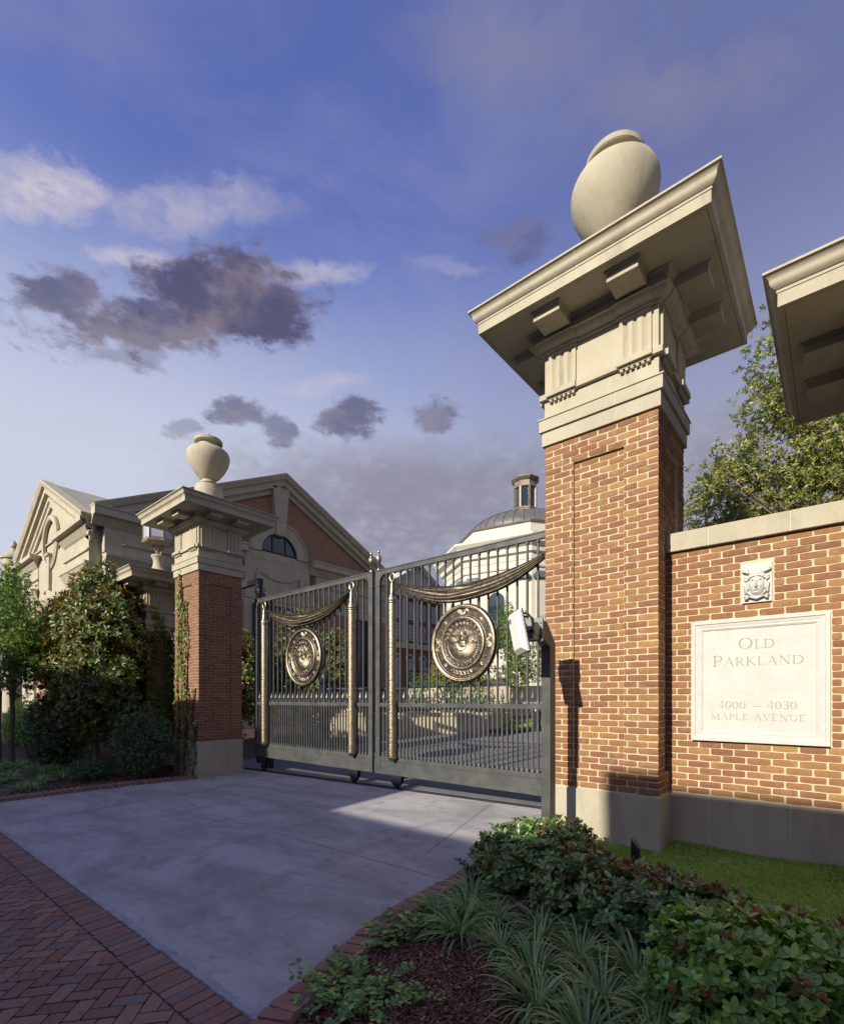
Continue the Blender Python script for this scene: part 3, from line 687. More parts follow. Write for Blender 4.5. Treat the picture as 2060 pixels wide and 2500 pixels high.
# ================================================================ strokes for carved and cast letters
T, t_ = .135, .055
def _stem(x, y0=0, y1=1, w=T, s=.13): return [(x, y0, x, y1, w), (x-s, y0+t_/2, x+s, y0+t_/2, t_), (x-s, y1-t_/2, x+s, y1-t_/2, t_)]
def _arc(cx, cy, rx, ry, a0, a1, n=14, thick=T, thin=t_):
    out = []
    for i in range(n):
        a = math.radians(a0+(a1-a0)*i/n); b = math.radians(a0+(a1-a0)*(i+1)/n); m = (a+b)/2
        w = thin+(thick-thin)*abs(math.cos(m))**1.5
        out.append((cx+rx*math.cos(a), cy+ry*math.sin(a), cx+rx*math.cos(b), cy+ry*math.sin(b), w))
    return out
GL = {
 'O': (1.04, _arc(.50, .5, .43, .46, 0, 360, 26)), '0': (.72, _arc(.34, .5, .27, .46, 0, 360, 22)),
 'L': (.74, _stem(.17)+[(.17, .03, .62, .03, t_), (.62, 0, .66, .24, .05)]),
 'D': (.98, _stem(.17)+[(.17, .03, .42, .03, t_), (.17, .97, .42, .97, t_)]+_arc(.42, .5, .44, .47, -90, 90)),
 'P': (.74, _stem(.17)+[(.17, .97, .36, .97, t_), (.17, .46, .36, .46, t_)]+_arc(.36, .715, .28, .255, -90, 90)),
 'R': (.88, _stem(.17)+[(.17, .97, .36, .97, t_), (.17, .48, .36, .48, t_)]+_arc(.36, .725, .27, .245, -90, 90)+[(.36, .48, .76, .03, .12), (.70, .03, .88, .03, t_)]),
 'A': (.94, [(.13, .03, .45, 1, t_), (.45, 1, .80, .03, T), (.24, .36, .68, .36, t_), (.02, .03, .24, .03, t_), (.66, .03, .93, .03, t_)]),
 'V': (.92, [(.13, .97, .48, 0, T), (.48, 0, .80, .97, t_), (.0, .97, .27, .97, t_), (.68, .97, .92, .97, t_)]),
 'N': (1.0, [(.17, .03, .17, .97, t_), (.15, .97, .83, .02, T), (.83, .02, .83, .97, t_), (.04, .03, .30, .03, t_), (.03, .97, .17, .97, t_), (.70, .97, .96, .97, t_)]),
 'M': (1.16, [(.15, .03, .20, .97, t_), (.20, .97, .58, .05, T), (.58, .05, .95, .97, t_), (.95, .97, 1.0, .03, T), (.03, .03, .27, .03, t_), (.87, .03, 1.13, .03, t_), (.08, .97, .22, .97, t_), (.93, .97, 1.07, .97, t_)]),
 'K': (.92, _stem(.17)+[(.20, .44, .72, .97, t_), (.60, .97, .84, .97, t_), (.34, .56, .78, .03, .12), (.68, .03, .92, .03, t_)]),
 'E': (.76, _stem(.17)+[(.17, .03, .62, .03, t_), (.62, 0, .66, .24, .05), (.17, .97, .60, .97, t_), (.60, .76, .60, 1, .05), (.17, .52, .50, .52, t_), (.50, .42, .50, .62, .05)]),
 'F': (.70, _stem(.17)+[(.17, .97, .60, .97, t_), (.60, .76, .60, 1, .05), (.17, .52, .50, .52, t_), (.50, .42, .50, .62, .05)]),
 'U': (.96, [(.17, .97, .17, .38, T), (.80, .97, .80, .38, t_), (.04, .97, .30, .97, t_), (.68, .97, .92, .97, t_)]+_arc(.485, .38, .315, .34, 180, 360)),
 'I': (.40, _stem(.20)), 'X': (.92, [(.15, .97, .76, .03, T), (.14, .03, .76, .97, t_), (.02, .97, .28, .97, t_), (.64, .97, .88, .97, t_), (.02, .03, .26, .03, t_), (.64, .03, .90, .03, t_)]),
 'T': (.84, [(.42, .03, .42, .97, T), (.29, .03, .55, .03, t_), (.06, .96, .78, .96, t_), (.06, .76, .06, 1, .05), (.78, .76, .78, 1, .05)]),
 'S': (.66, _arc(.33, .735, .22, .235, 40, 270, 12, .11)+_arc(.33, .26, .25, .235, 90, -140, 12, .12)),
 'C': (.92, _arc(.50, .5, .42, .46, 45, 315, 20)+[(.80, .70, .80, .92, .05)]),
 '4': (.74, [(.50, .0, .50, 1, .11), (.50, 1, .05, .30, t_), (.05, .28, .70, .28, .06)]),
 '3': (.64, _arc(.29, .745, .22, .225, 150, -90, 12, .11)+_arc(.29, .27, .26, .245, 90, -150, 12, .12)),
 '-': (1.05, [(.12, .36, .95, .36, .085)]), ' ': (.45, []), '.': (.5, [(.25, .45, .26, .45, .16)])}
def text_width(s, h, small=.78, gap=.08, caps=True):
    w = 0
    for k, ch in enumerate(s):
        sc = 1.0 if (not caps or k == 0) else small
        w += (GL[ch][0]+gap)*sc*h
    return w-gap*h*small
def text_line(s, xc, zb, h, width, small=.78, caps=True):
    """strokes of a line centred at xc with baseline zb, stretched to the given width; first letter taller when caps"""
    gap = .08; w = text_width(s, h, small, gap, caps); k = width/w; x = xc-width/2; out = []
    for i, ch in enumerate(s):
        sc = h*(1.0 if (not caps or i == 0) else small)
        adv, st = GL[ch]
        for a, b, c, d, ww in st: out.append((x+a*sc*k, zb+b*sc, x+c*sc*k, zb+d*sc, ww*sc))
        x += (adv+gap)*sc*k
    return out
def arc_text(s, R, h, a0, a1, outward=True):
    """strokes of letters round a circle between angles (degrees, 0 = +x, counter-clockwise); outward: tops point away"""
    n = len(s); out = []
    for i, ch in enumerate(s):
        a = math.radians(a0+(a1-a0)*(i+.5)/n); adv, st = GL[ch]
        r = Vector((math.cos(a), math.sin(a))); up = r if outward else -r; right = Vector((up.y, -up.x))
        base = r*(R if outward else R+h)
        f = lambda x, y: base+right*((x-adv/2)*h)+up*(y*h)
        for x0, y0, x1, y1, w in st:
            p, q = f(x0, y0), f(x1, y1); out.append((p.x, p.y, q.x, q.y, w*h))
    return out
def seg_field(X, Z, segs, prof):
    """sum/max field of strokes: prof(d/halfwidth) evaluated near each stroke"""
    H = np.zeros_like(X)
    for x0, z0, x1, z1, w in segs:
        r = w*.75; m = (X > min(x0, x1)-r) & (X < max(x0, x1)+r) & (Z > min(z0, z1)-r) & (Z < max(z0, z1)+r)
        if not m.any(): continue
        x = X[m]; z = Z[m]; dx, dz = x1-x0, z1-z0; L = dx*dx+dz*dz+1e-12
        q = np.clip(((x-x0)*dx+(z-z0)*dz)/L, 0, 1); d = np.hypot(x-x0-q*dx, z-z0-q*dz)
        H[m] = np.maximum(H[m], prof(d/(w/2)))
    return H
def blob(X, Z, cx, cz, a, b, ang, h, p=2.0):
    """elongated rounded bump, long axis a along angle ang (radians)"""
    c, s = math.cos(ang), math.sin(ang); x = (X-cx)*c+(Z-cz)*s; z = -(X-cx)*s+(Z-cz)*c
    q = (np.abs(x)/a)**p+(np.abs(z)/b)**p
    return h*np.sqrt(np.clip(1-q, 0, 1))
def sstep(x, a, b):
    t = np.clip((x-a)/(b-a), 0, 1); return t*t*(3-2*t)

# ---------------------------------------------------------------- engraved plate
def plate():
    x0, x1, z0, z1 = PL; nx, nz = 350, 385
    xs = np.linspace(x0, x1, nx); zs = np.linspace(z0, z1, nz); X, Z = np.meshgrid(xs, zs)
    e = np.minimum(np.minimum(X-x0, x1-X), np.minimum(Z-z0, z1-Z))
    H = .030*np.ones_like(X)
    H -= .012*sstep(e, .032, .036); H -= .010*sstep(e, .040, .085); H += .006*np.exp(-((e-.080)/.006)**2)
    H -= .010*sstep(e, .094, .098)
    segs = text_line('OLD', -.578, 2.163, .108, .285, .76)
    segs += text_line('PARKLAND', -.578, 2.004, .105, .715, .76)
    segs += text_line('4000 - 4030', -.580, 1.590, .074, .62, 1, False)
    segs += text_line('MAPLE AVENUE', -.580, 1.483, .060, .745, 1, False)
    V = seg_field(X, Z, segs, lambda q: np.clip(1-q, 0, 1))
    H -= .010*V*1.0
    H += (RNG.random(H.shape)-.5)*.0004
    V3 = np.stack([X.ravel(), 5.552-H.ravel(), Z.ravel()], 1)
    i = np.arange(nz-1)[:, None]*nx+np.arange(nx-1)[None]; F = np.stack([i, i+1, i+nx+1, i+nx], -1).reshape(-1, 4)
    R = thing('address_plate', ((x0+x1)/2, 5.55, z0), 'pale limestone plate engraved OLD PARKLAND 4000 - 4030 MAPLE AVENUE', 'plaque')
    off = np.array([(x0+x1)/2, 5.55, z0])
    me = nmesh('engraved_face', V3-off, F, 'plate')
    at = me.attributes.new('stroke_tone', 'FLOAT', 'POINT'); at.data.foreach_set('value', np.clip(V.ravel()*1.4, 0, 1).astype(np.float32))
    link('engraved_face', me, R)
    MB().box(x0-.0005, x1+.0005, 5.5225, 5.60, z0-.0005, z0+.012).build('slab_edge', 'plate', R)
    b = MB(); b.box(x0-.001, x0+.0005, 5.522, 5.60, z0, z1); b.box(x1-.0005, x1+.001, 5.522, 5.60, z0, z1); b.box(x0-.001, x1+.001, 5.522, 5.60, z1-.0005, z1+.001)
    b.build('slab_side', 'plate', R)
def plate_stroke_tone():
    m = M['plate']; t = NT(m.node_tree); b = t.n['Principled BSDF']; src = b.inputs['Base Color'].links[0].from_socket
    a = t.node('ShaderNodeAttribute'); a.attribute_name = 'stroke_tone'
    t.l.new(t.mix(t.math('MULTIPLY', a.outputs['Fac'], .95), src, (.31, .27, .21)), b.inputs['Base Color'])  # carved letter strokes coloured darker than the plate
plate_stroke_tone(); plate()

# ---------------------------------------------------------------- winged face relief
def relief():
    x0, x1, z0, z1 = FC; w, h = x1-x0, z1-z0; nx, nz = 150, 235
    u = np.linspace(-1, 1, nx); v = np.linspace(0, 1, nz); U, Vv = np.meshgrid(u, v)
    X = U*w/2; Z = Vv*h; H = np.zeros_like(X)
    def mx(b):
        nonlocal H; H = np.maximum(H, b)
    B = lambda cx, cz, a, b, ang, hh, p=2.0: blob(X, Z, cx*w/2, cz*h, a*w/2, b*h, math.radians(ang), hh, p)
    def E(cx, cz, rx, rz, hh, p=2.0): return blob(X, Z, cx*w/2, cz*h, rx*w/2, rz*h, 0, hh, p)
    # hair masses, helmet and wings
    for s in (-1, 1):
        for k in range(6): mx(blob(X, Z, s*(.66+.05*math.sin(k*2))*w/2, (.62-k*.055)*h, .030, .012, s*(.6+.25*k), .030))
        for k in range(5): mx(blob(X, Z, s*.80*w/2, (.44-k*.045)*h, .022, .009, s*1.35, .018))
        for k in range(7):
            a = math.radians(s*(38+k*7)) if s > 0 else math.radians(180-(38+k*7))
            L = .060-.004*k; cx = s*(.42+.02*k)*w/2; cz = (.76+.010*k)*h
            q = blob(X, Z, cx+math.cos(math.radians(20+8*k))*s*L*.62, cz+math.sin(math.radians(20+8*k))*L*.62-.008, L*.62, .0085, s*math.radians(20+8*k), .040-.002*k, 2.4)
            mx(q)
    mx(E(0, .72, .50, .17, .046)); mx(E(0, .665, .66, .095, .044))
    face = E(0, .46, .60, .285, .055, 2.1); mx(face)
    F = face > .004
    # brow, eyes, nose, mouth
    for s in (-1, 1):
        H = H + F*(.008*np.exp(-(((X-s*.030)/.022)**2+((Z-(.565*h-3.2*(X-s*.030)**2/.03))/.006)**2)))
        H = H - F*(.012*np.exp(-(((X-s*.028)/.017)**2+((Z-.515*h)/.010)**2)))
        H = H + F*(.008*np.exp(-(((X-s*.028)/.013)**2+((Z-.510*h)/.0055)**2)))
        H = H - F*(.004*np.exp(-(((X-s*.028)/.014)**2+((Z-.532*h)/.0018)**2)))
        H = H + F*(.005*np.exp(-(((X-s*.036)/.018)**2+((Z-.40*h)/.022)**2)))
        H = H - F*(.006*np.exp(-(((X-s*.016)/.005)**2+((Z-.372*h)/.006)**2)))
        H = H + F*(.005*np.exp(-(((X-s*.009)/.005)**2+((Z-.378*h)/.005)**2)))
    nose = np.exp(-(X/.0075)**2)*sstep(Z, .356*h, .372*h)*(1-sstep(Z, .50*h, .585*h))
    H = H + F*.016*nose*(1+.5*(1-sstep(Z, .38*h, .50*h)))
    H = H - F*.009*np.exp(-((X/.014)**2+((Z-.352*h)/.0045)**2))
    H = H + F*.007*np.exp(-((X/.020)**2+((Z-.322*h)/.0050)**2)); H = H - F*.010*np.exp(-((X/.022)**2+((Z-.310*h)/.0022)**2))
    H = H + F*.008*np.exp(-((X/.016)**2+((Z-.296*h)/.0052)**2)); H = H - F*.005*np.exp(-((X/.014)**2+((Z-.275*h)/.005)**2))
    H = H + F*.005*np.exp(-((X/.016)**2+((Z-.235*h)/.010)**2))
    # forehead hair line, parting
    for s in (-1, 1):
        for k in range(5): mx(blob(X, Z, s*(.12+.13*k)*w/2, (.655-.012*k*k*.5)*h, .016, .0055, s*(-.35-.12*k), .060-.004*k))
    H = H - .005*np.exp(-(X/.0015)**2)*(Z > .70*h)
    H = H - .004*np.exp(-((Z-(.70*h-6*X*X))/.002)**2)*(np.abs(X) < .075)
    H = H - .004*np.exp(-((Z-(.775*h-4*X*X))/.002)**2)*(np.abs(X) < .045)
    # knotted serpents under the chin
    sg = []
    for s in (-1, 1):
        pts = [(s*.085, .03), (s*.062, .052), (s*.030, .040), (0, .028), (-s*.022, .046), (-s*.050, .070), (-s*.075, .095)]
        for a, b in zip(pts[:-1], pts[1:]): sg.append((a[0], a[1], b[0], b[1], .021))
        sg.append((s*.088, .055, s*.072, .035, .024)); sg.append((s*.098, .16, s*.085, .06, .010))
    mx(seg_field(X, Z, sg, lambda q: .042*np.sqrt(np.clip(1-q*q, 0, 1))))
    H = H*1.0+.012
    inside = np.ones_like(X)
    V3 = np.stack([X.ravel(), (-H).ravel(), Z.ravel()], 1)
    i = np.arange(nz-1)[:, None]*nx+np.arange(nx-1)[None]; Fq = np.stack([i, i+1, i+nx+1, i+nx], -1).reshape(-1, 4)
    R = thing('face_relief', ((x0+x1)/2, 5.553, z0), 'white carved relief of a winged classical face above the engraved plate', 'relief')
    link('carved_face', nmesh('carved_face', V3, Fq, 'relief', True), R)
    MB().box(x0-.001, x1+.001, 5.542, 5.60, z0-.001, z1+.001).build('backing_slab', 'relief', R)
relief()
# ================================================================ the gate
YG = 6.48
def bar_template(L, foot_b=True, foot_t=True, s=.013):
    """square picket with flared shoes, base at z=0"""
    pr = []
    if foot_b: pr += [(.022, 0), (.022, .012), (s, .055)]
    else: pr += [(s, 0)]
    if foot_t: pr += [(s, L-.05), (.019, L-.03), (.021, L)]
    else: pr += [(s, L)]
    return MB().sq(0, 0, 0, 0, pr)
def finial_mesh():
    return MB().lathe((0, 0, 0), [(.012, 0), (.012, .035), (.020, .038), (.020, .055), (.014, .058), (.014, .07), (.034, .085), (.032, .105), (.022, .135), (.012, .165), (.007, .19), (.007, .198), (.012, .206), (.012, .216), (.0, .226)], 8)
GZ0, GZ1 = .29, 4.075      # bottom and top of a leaf
MR0, MR1 = 1.535, 1.605     # middle rail
LB, LT = .29, .61           # bottom beam
def column_mesh():
    """bronze fasces column wrapped in overlapping scales"""
    ns, rowh, per = 60, .0365, 10; z0, z1 = .62, 3.42; nz = int((z1-z0)/.0055)
    V = []; zs = np.linspace(z0, z1, nz); th = np.linspace(0, 2*math.pi, ns, endpoint=False)
    TH, Z = np.meshgrid(th, zs); best = np.zeros_like(TH)
    for layer in range(3):
        row = np.floor((Z-z0)/rowh)+layer; fz = ((z0+row*rowh+rowh)-Z)/rowh   # 0 at the tip top .. increasing downward
        sh = (row % 2)*.5; a = TH/(2*math.pi)*per+sh; fa = (a-np.floor(a+.5))*2
        q = np.clip((fz)/2.0, 0, 1); wdt = np.sqrt(np.clip(1-(np.clip(1-fz/.9, 0, 1))**2, 0, 1))*1.02
        inside = (np.abs(fa) < wdt) & (fz > 0) & (fz < 2.4)
        h = (1-.42*q*1.0)*(1-.35*(fa/np.maximum(wdt, .01))**2)*np.clip(fz*6, 0, 1)
        best = np.maximum(best, np.where(inside, h, 0))
    R = .062+.0125*best
    X = R*np.cos(TH); Y = R*np.sin(TH); P = np.stack([X.ravel(), Y.ravel(), Z.ravel()], 1)
    j = np.arange(nz-1)[:, None]*ns+np.arange(ns)[None]; k = np.arange(nz-1)[:, None]*ns+(np.arange(ns)[None]+1) % ns
    F = np.stack([j, k, k+ns, j+ns], -1).reshape(-1, 4)
    me = nmesh('scales', P, F, 'bronze_relief', True); at = me.attributes.new('relief_tone', 'FLOAT', 'POINT'); at.data.foreach_set('value', np.clip((best-.45)*2.2, 0, 1).ravel().astype(np.float32)); return me
def seal_mesh():
    nr, nt = 135, 560; R0 = .63
    r = np.linspace(.0, R0, nr); th = np.linspace(0, 2*math.pi, nt, endpoint=False); RR, TH = np.meshgrid(r, th, indexing='ij')
    X = RR*np.cos(TH); Z = RR*np.sin(TH); H = np.zeros_like(X)
    g = lambda c, w, h: h*np.exp(-((RR-c)/w)**2)
    H += .020*sstep(RR, .545, .556)+g(.583, .012, .016)+g(.606, .010, .012)+g(.564, .007, .010)
    H -= .045*sstep(RR, .618, .630)
    H += .026*(1-sstep(RR, .425, .436))+g(.400, .010, .012)+g(.418, .007, .008)+g(.378, .006, .006)
    H -= .012*(1-sstep(RR, .360, .370))
    H += g(.355, .007, .008)*(1+.8*np.sign(np.sin(TH*26)))
    def add(b):
        nonlocal H; H = H + b
    # letters
    cast = lambda q: np.clip(1.6*(1-q), 0, 1)
    seg = arc_text('OLD PARKLAND', .298, .036, 168, 12, True)
    segs2 = arc_text('VERITAS.SCIENTIA.FORTES', .298, .030, 186, 354, False)
    seg3 = arc_text('MMXXIV', .450, .060, 246, 294, False)
    H += .008*seg_field(X, Z, seg+segs2, cast)+.009*seg_field(X, Z, seg3, cast)
    H += g(.292, .004, .006)*(Z < .03)
    # domes and stars of the outer band
    for a in (28, 62, 118, 152, 208, 242, 298, 332):
        a = math.radians(a); add(blob(X, Z, .49*math.cos(a), .49*math.sin(a), .011, .011, 0, .011))
    st = []
    for a in (45, 135, 225, 315):
        a = math.radians(a); cx, cz = .49*math.cos(a), .49*math.sin(a)
        for k in range(5):
            b = a+k*2*math.pi/5; st.append((cx, cz, cx+.027*math.cos(b), cz+.027*math.sin(b), .011))
    H += .009*seg_field(X, Z, st, lambda q: np.clip(1-q*.9, 0, 1))
    # four foliate sprays
    sp = []
    for a in (0, 90, 180):
        A = math.radians(a); rx, rz = math.cos(A), math.sin(A); tx, tz = -rz, rx
        f = lambda p, q: (rx*p+tx*q, rz*p+tz*q)
        for s in (-1, 1):
            prev = f(.462, 0)
            for k in range(1, 11):
                b = k/10; c = f(.462+.062*math.sin(b*2.2), s*.095*b); sp.append((*prev, *c, .008)); prev = c
                d = f(.462+.062*math.sin(b*2.2)-.030*(1-b*.3), s*(.095*b+.012)); sp.append((*c, *d, .007))
                add(blob(X, Z, *d, .006, .005, 0, .008))
                d = f(min(.538, .462+.062*math.sin(b*2.2)+.020), s*(.095*b+.010)); sp.append((*c, *d, .006))
            for k in range(4):
                c = f(.452+.006*k, s*(.03+.02*k)); add(blob(X, Z, *c, .012, .006, A+s*1.1, .008))
    H += .009*seg_field(X, Z, sp, lambda q: np.sqrt(np.clip(1-q*q, 0, 1)))
    # eagle: two fans of long feathers, short coverts, body and crown of flames
    W = np.zeros_like(X)
    for s in (-1, 1):
        for k in range(15):
            a = -12-k*6.0 if k < 13 else -12-k*6.0; ang = math.radians(a if s > 0 else 180-a)
            r0, r1 = .080, .272-.0012*k
            W = np.maximum(W, blob(X, Z, .5*(r0+r1)*math.cos(ang), .5*(r0+r1)*math.sin(ang)+.012, (r1-r0)/2, .0105, ang, .014-.0003*k, 2.6))
        for k in range(12):
            ang = math.radians(38-k*9 if s > 0 else 142+k*9); cx, cz = s*.105, .075
            W = np.maximum(W, blob(X, Z, cx+.048*math.cos(ang), cz+.048*math.sin(ang)-.02, .045, .0065, ang, .009, 2.4))
        for k in range(5):
            ang = math.radians(20-k*11 if s > 0 else 160+k*11); W = np.maximum(W, blob(X, Z, s*.12+.085*math.cos(ang), .07+.085*math.sin(ang), .075, .0085, ang, .010, 2.4))
    W = np.maximum(W, blob(X, Z, 0, .0, .048, .038, 0, .011)); W = np.maximum(W, blob(X, Z, 0, -.035, .060, .028, 0, .009))
    W = np.maximum(W, blob(X, Z, .01, .07, .030, .055, 0, .024)); W = np.maximum(W, blob(X, Z, .022, .098, .026, .022, .3, .030)); W = np.maximum(W, blob(X, Z, .046, .090, .016, .008, -.5, .030))
    H += W
    tr = []
    for s in (-1, 1):
        pts = [(s*.085, .06), (s*.105, .12), (s*.085, .17), (s*.045, .20), (s*.05, .245)]
        for a, b in zip(pts[:-1], pts[1:]): tr.append((*a, *b, .009))
        for k in range(5):
            x = s*(.10+.035*k); tr.append((x, .12+.006*k, x-s*.05, .235-.022*k, .006)); tr.append((x-s*.05, .13+.004*k, x+s*.015, .225-.020*k, .006))
    for k in range(-2, 3):
        tr.append((k*.004, .13, k*.016, .17+.03*(2-abs(k))*.8, .011))
    H += .010*seg_field(X, Z, tr, lambda q: np.sqrt(np.clip(1-q*q, 0, 1)))
    H += .006*np.exp(-((np.hypot(X, Z+.01)-.105)/.005)**2)*(Z < -.03)
    tone = np.clip((W/.010)**1.0, 0, 1)+seg_field(X, Z, seg+segs2+seg3+tr+sp+st, lambda q: np.clip(1.5-q, 0, 1))+g(.583, .012, 1)+g(.606, .010, 1)+g(.400, .010, 1)+g(.418, .007, .8)+g(.564, .006, .8)
    P = np.stack([X.ravel(), -H.ravel(), Z.ravel()], 1)
    j = np.arange(nr-1)[:, None]*nt+np.arange(nt)[None]; k = np.arange(nr-1)[:, None]*nt+(np.arange(nt)[None]+1) % nt
    F = np.stack([j, k, k+nt, j+nt], -1).reshape(-1, 4)
    me = nmesh('seal_face', P, F, 'bronze_relief', True); at = me.attributes.new('relief_tone', 'FLOAT', 'POINT'); at.data.foreach_set('value', np.clip(tone, 0, 1).ravel().astype(np.float32)); return me
def swag_mesh():
    """hanging cast-bronze drapery between the two columns, half-span 1.46"""
    nu, nv = 110, 44; u = np.linspace(-1, 1, nu); v = np.linspace(0, 1, nv); U, V = np.meshgrid(u, v, indexing='ij')
    hs = 1.455; X = U*hs; a = np.abs(U)
    top = 3.74-.235*(1-a**1.7)*1.0 - .0*a; top = 3.515+.245*a**1.75
    bot = 3.250+.460*a**2.2+.012*np.sin(U*7)*(1-a)
    th = 1-V; Zt = top*(1-V)+bot*V
    fold = 0.0
    H = .035+.045*(1-a**3)*np.sin(np.pi*np.clip(V, 0, 1))**.5
    for c, w, s in ((.16, .05, 1.0), (.36, .06, .9), (.56, .055, 1.0), (.78, .06, .9), (.97, .05, .8)):
        cc = c+.10*(1-a)*(c-.5)-.05*np.sin(U*3.0+c*9)*(1-a)
        H += .032*s*np.exp(-((V-cc)/w)**2)*(1-.35*a)
    H += .014*np.sin(U*5+V*11+np.sin(U*4)*1.5)*(1-a*.6)
    tone = np.clip((H-.060)/.040, 0, 1)*.75
    H *= (1-.25*a**6)
    P = np.stack([X.ravel(), -H.ravel(), Zt.ravel()], 1)
    back = np.stack([X.ravel(), np.full(X.size, .012), Zt.ravel()], 1)
    j = (np.arange(nu-1)[:, None]*nv+np.arange(nv-1)[None]); F = np.stack([j, j+nv, j+nv+1, j+1], -1).reshape(-1, 4)
    n = nu*nv; Fb = F[:, ::-1]+n; ed = []
    for i in range(nu-1):
        for k0 in (0, nv-1):
            q = [i*nv+k0, (i+1)*nv+k0, (i+1)*nv+k0+n, i*nv+k0+n]; ed.append(q if k0 == nv-1 else q[::-1])
    me = nmesh('drapery', np.concatenate([P, back]), np.concatenate([F, Fb, np.array(ed)]), 'bronze_relief', True); at = me.attributes.new('relief_tone', 'FLOAT', 'POINT'); at.data.foreach_set('value', np.concatenate([tone.ravel(), tone.ravel()*0]).astype(np.float32)); return me
SEAL, COLM, SWAG = seal_mesh(), column_mesh(), swag_mesh()
BARS = {'up': bar_template(GZ1-.09-MR1).mesh('picket', 'gate'), 'lo': bar_template(MR0-LT).mesh('picket', 'gate'), 'fin': finial_mesh().mesh('finial', 'gate')}
def top_finial(x, y, z, parent):
    MB().lathe((x, y, z), [(.035, 0), (.035, .02), (.018, .03), (.014, .05), (.026, .075), (.030, .085), (.016, .10), (.020, .12), (.046, .17), (.056, .215), (.054, .245), (.034, .275), (.028, .285), (.028, .295), (.017, .305), (.017, .315), (.026, .33), (.028, .35), (.018, .37), (.010, .385), (.0, .40)], 20).build('finial_urn', 'bronze', parent, smooth=True)
def leaf(label, x0, x1, cx_seal, colx):
    R = thing('gate_leaf', (x0, YG, GZ0), label, 'gate', 'leaves of the sliding driveway gate')
    w = .105; d = .032; xi0, xi1 = x0+w, x1-w
    for a, b in ((x0, xi0), (xi1, x1)):
        MB().box(a, b, YG-d, YG+d, GZ0, GZ1-.012).build('stile', 'gate', R, bevel=.004)
        MB().box(a-.008, b+.008, YG-d-.008, YG+d+.008, GZ1-.30, GZ1-.285).build('stile_band', 'gate', R)
    MB().box(x0-.004, x1+.004, YG-d-.008, YG+d+.008, GZ1-.0115, GZ1+.012).build('cap_strip', 'gate', R, bevel=.003)
    MB().box(xi0+.0005, xi1-.0005, YG-d+.002, YG+d-.002, GZ1-.09, GZ1-.012).build('top_rail', 'gate', R, bevel=.004)
    for a, s in ((xi0, 1), (xi1, -1)):                     # rounded inner corners
        pts = [(a, GZ1-.0905)]+[(a+s*(.13-.13*math.cos(math.radians(q))), GZ1-.09-.13+.13*math.sin(math.radians(q))) for q in range(90, -1, -15)]
        m = MB(); m.rings([[(p, yy, q) for p, q in pts] for yy in (YG-d+.004, YG+d-.004)]); m.build('corner_fillet', 'gate', R)
    MB().box(xi0+.0005, xi1-.0005, YG-d+.004, YG+d-.004, MR0, MR1).build('middle_rail', 'gate', R, bevel=.004)
    MB().box(xi0+.0005, xi1-.0005, YG-d+.003, YG+d-.003, LT-.075, LT).build('lower_rail', 'gate', R, bevel=.004)
    MB().box(xi0+.0005, xi1-.0005, YG-.020, YG+.020, LB+.06, LT-.076).build('kick_panel', 'gate', R)
    MB().box(xi0+.0005, xi1-.0005, YG-d+.003, YG+d-.003, LB, LB+.0595).build('bottom_flange', 'gate', R, bevel=.004)
    MB().box(xi0+.0005, xi0+.03, YG-.027, YG+.027, LB+.06, LT-.076).build('panel_frame', 'gate', R)
    n = round((xi1-xi0)/.1655); st = (xi1-xi0)/n
    for i in range(1, n):
        x = xi0+i*st; o = link('picket', BARS['up'], R); o.location = (x-x0, 0, MR1-GZ0)
    for i in range(1, 2*n):
        x = xi0+i*st/2; o = link('picket', BARS['lo'], R); o.location = (x-x0, 0, LT-GZ0)
        if i % 2 and min(abs(x-c) for c in colx) > .07:
            o = link('finial', BARS['fin'], R); o.location = (x-x0, 0, MR1-GZ0)
    # seal
    o = link('seal', SEAL, R); o.location = (cx_seal-x0, -.092, 2.575-GZ0)
    MB().lathe((cx_seal, YG, 2.575), [(.0, -.030), (.60, -.030), (.622, -.040), (.630, -.055), (.632, -.066), (.5, -.066)], 72, 'y', False).build('seal_backing', 'bronze', R, smooth=True)
    o = link('swag', SWAG, R); o.location = (cx_seal-x0, -.062, -GZ0)
    for cx in colx:
        y = YG-.10
        o = link('column_scales', COLM, R); o.location = (cx-x0, -.10, -GZ0)
        MB().lathe((cx, y, 0), [(.0, .56), (.03, .565), (.055, .585), (.080, .62), (.088, .632), (.088, .645), (.070, .652), (.070, .665), (.078, .672), (.078, .684), (.06, .69)], 28).build('column_foot', 'bronze', R, smooth=True)
        MB().lathe((cx, y, 0), [(.06, 3.40), (.078, 3.405), (.088, 3.415), (.088, 3.428), (.078, 3.437), (.080, 3.45), (.084, 3.475), (.072, 3.50), (.056, 3.54), (.048, 3.60), (.042, 3.68), (.036, 3.745), (.026, 3.765), (.026, 3.78), (.034, 3.785), (.034, 3.795), (.020, 3.80), (.0, 3.802)], 28).build('column_neck', 'bronze', R, smooth=True)
        rp = MB(); pts = []
        for k in range(90):
            a = k*.42; zz = 3.49+.25*k/89; rr = np.interp(zz, [3.475, 3.50, 3.54, 3.60, 3.68, 3.745], [.084, .072, .056, .048, .042, .036])+.004
            pts.append((cx+rr*math.cos(a), y+rr*math.sin(a), zz))
        rp.tube(pts, .0055, 5); rp.build('rope_binding', 'bronze', R, smooth=True)
        ring = MB(); ring.tube([(cx+.058*math.cos(q*math.pi/12), y, 3.872+.072*math.sin(q*math.pi/12)) for q in range(24)], .0125, 8, closed=True)
        ring.build('ring', 'bronze', R, smooth=True)
        MB().cbox((cx, YG-.045, 3.44), (.03, .05, .03)).build('bracket', 'gate', R); MB().cbox((cx, YG-.045, MR0+.03), (.03, .05, .03)).build('bracket', 'gate', R)
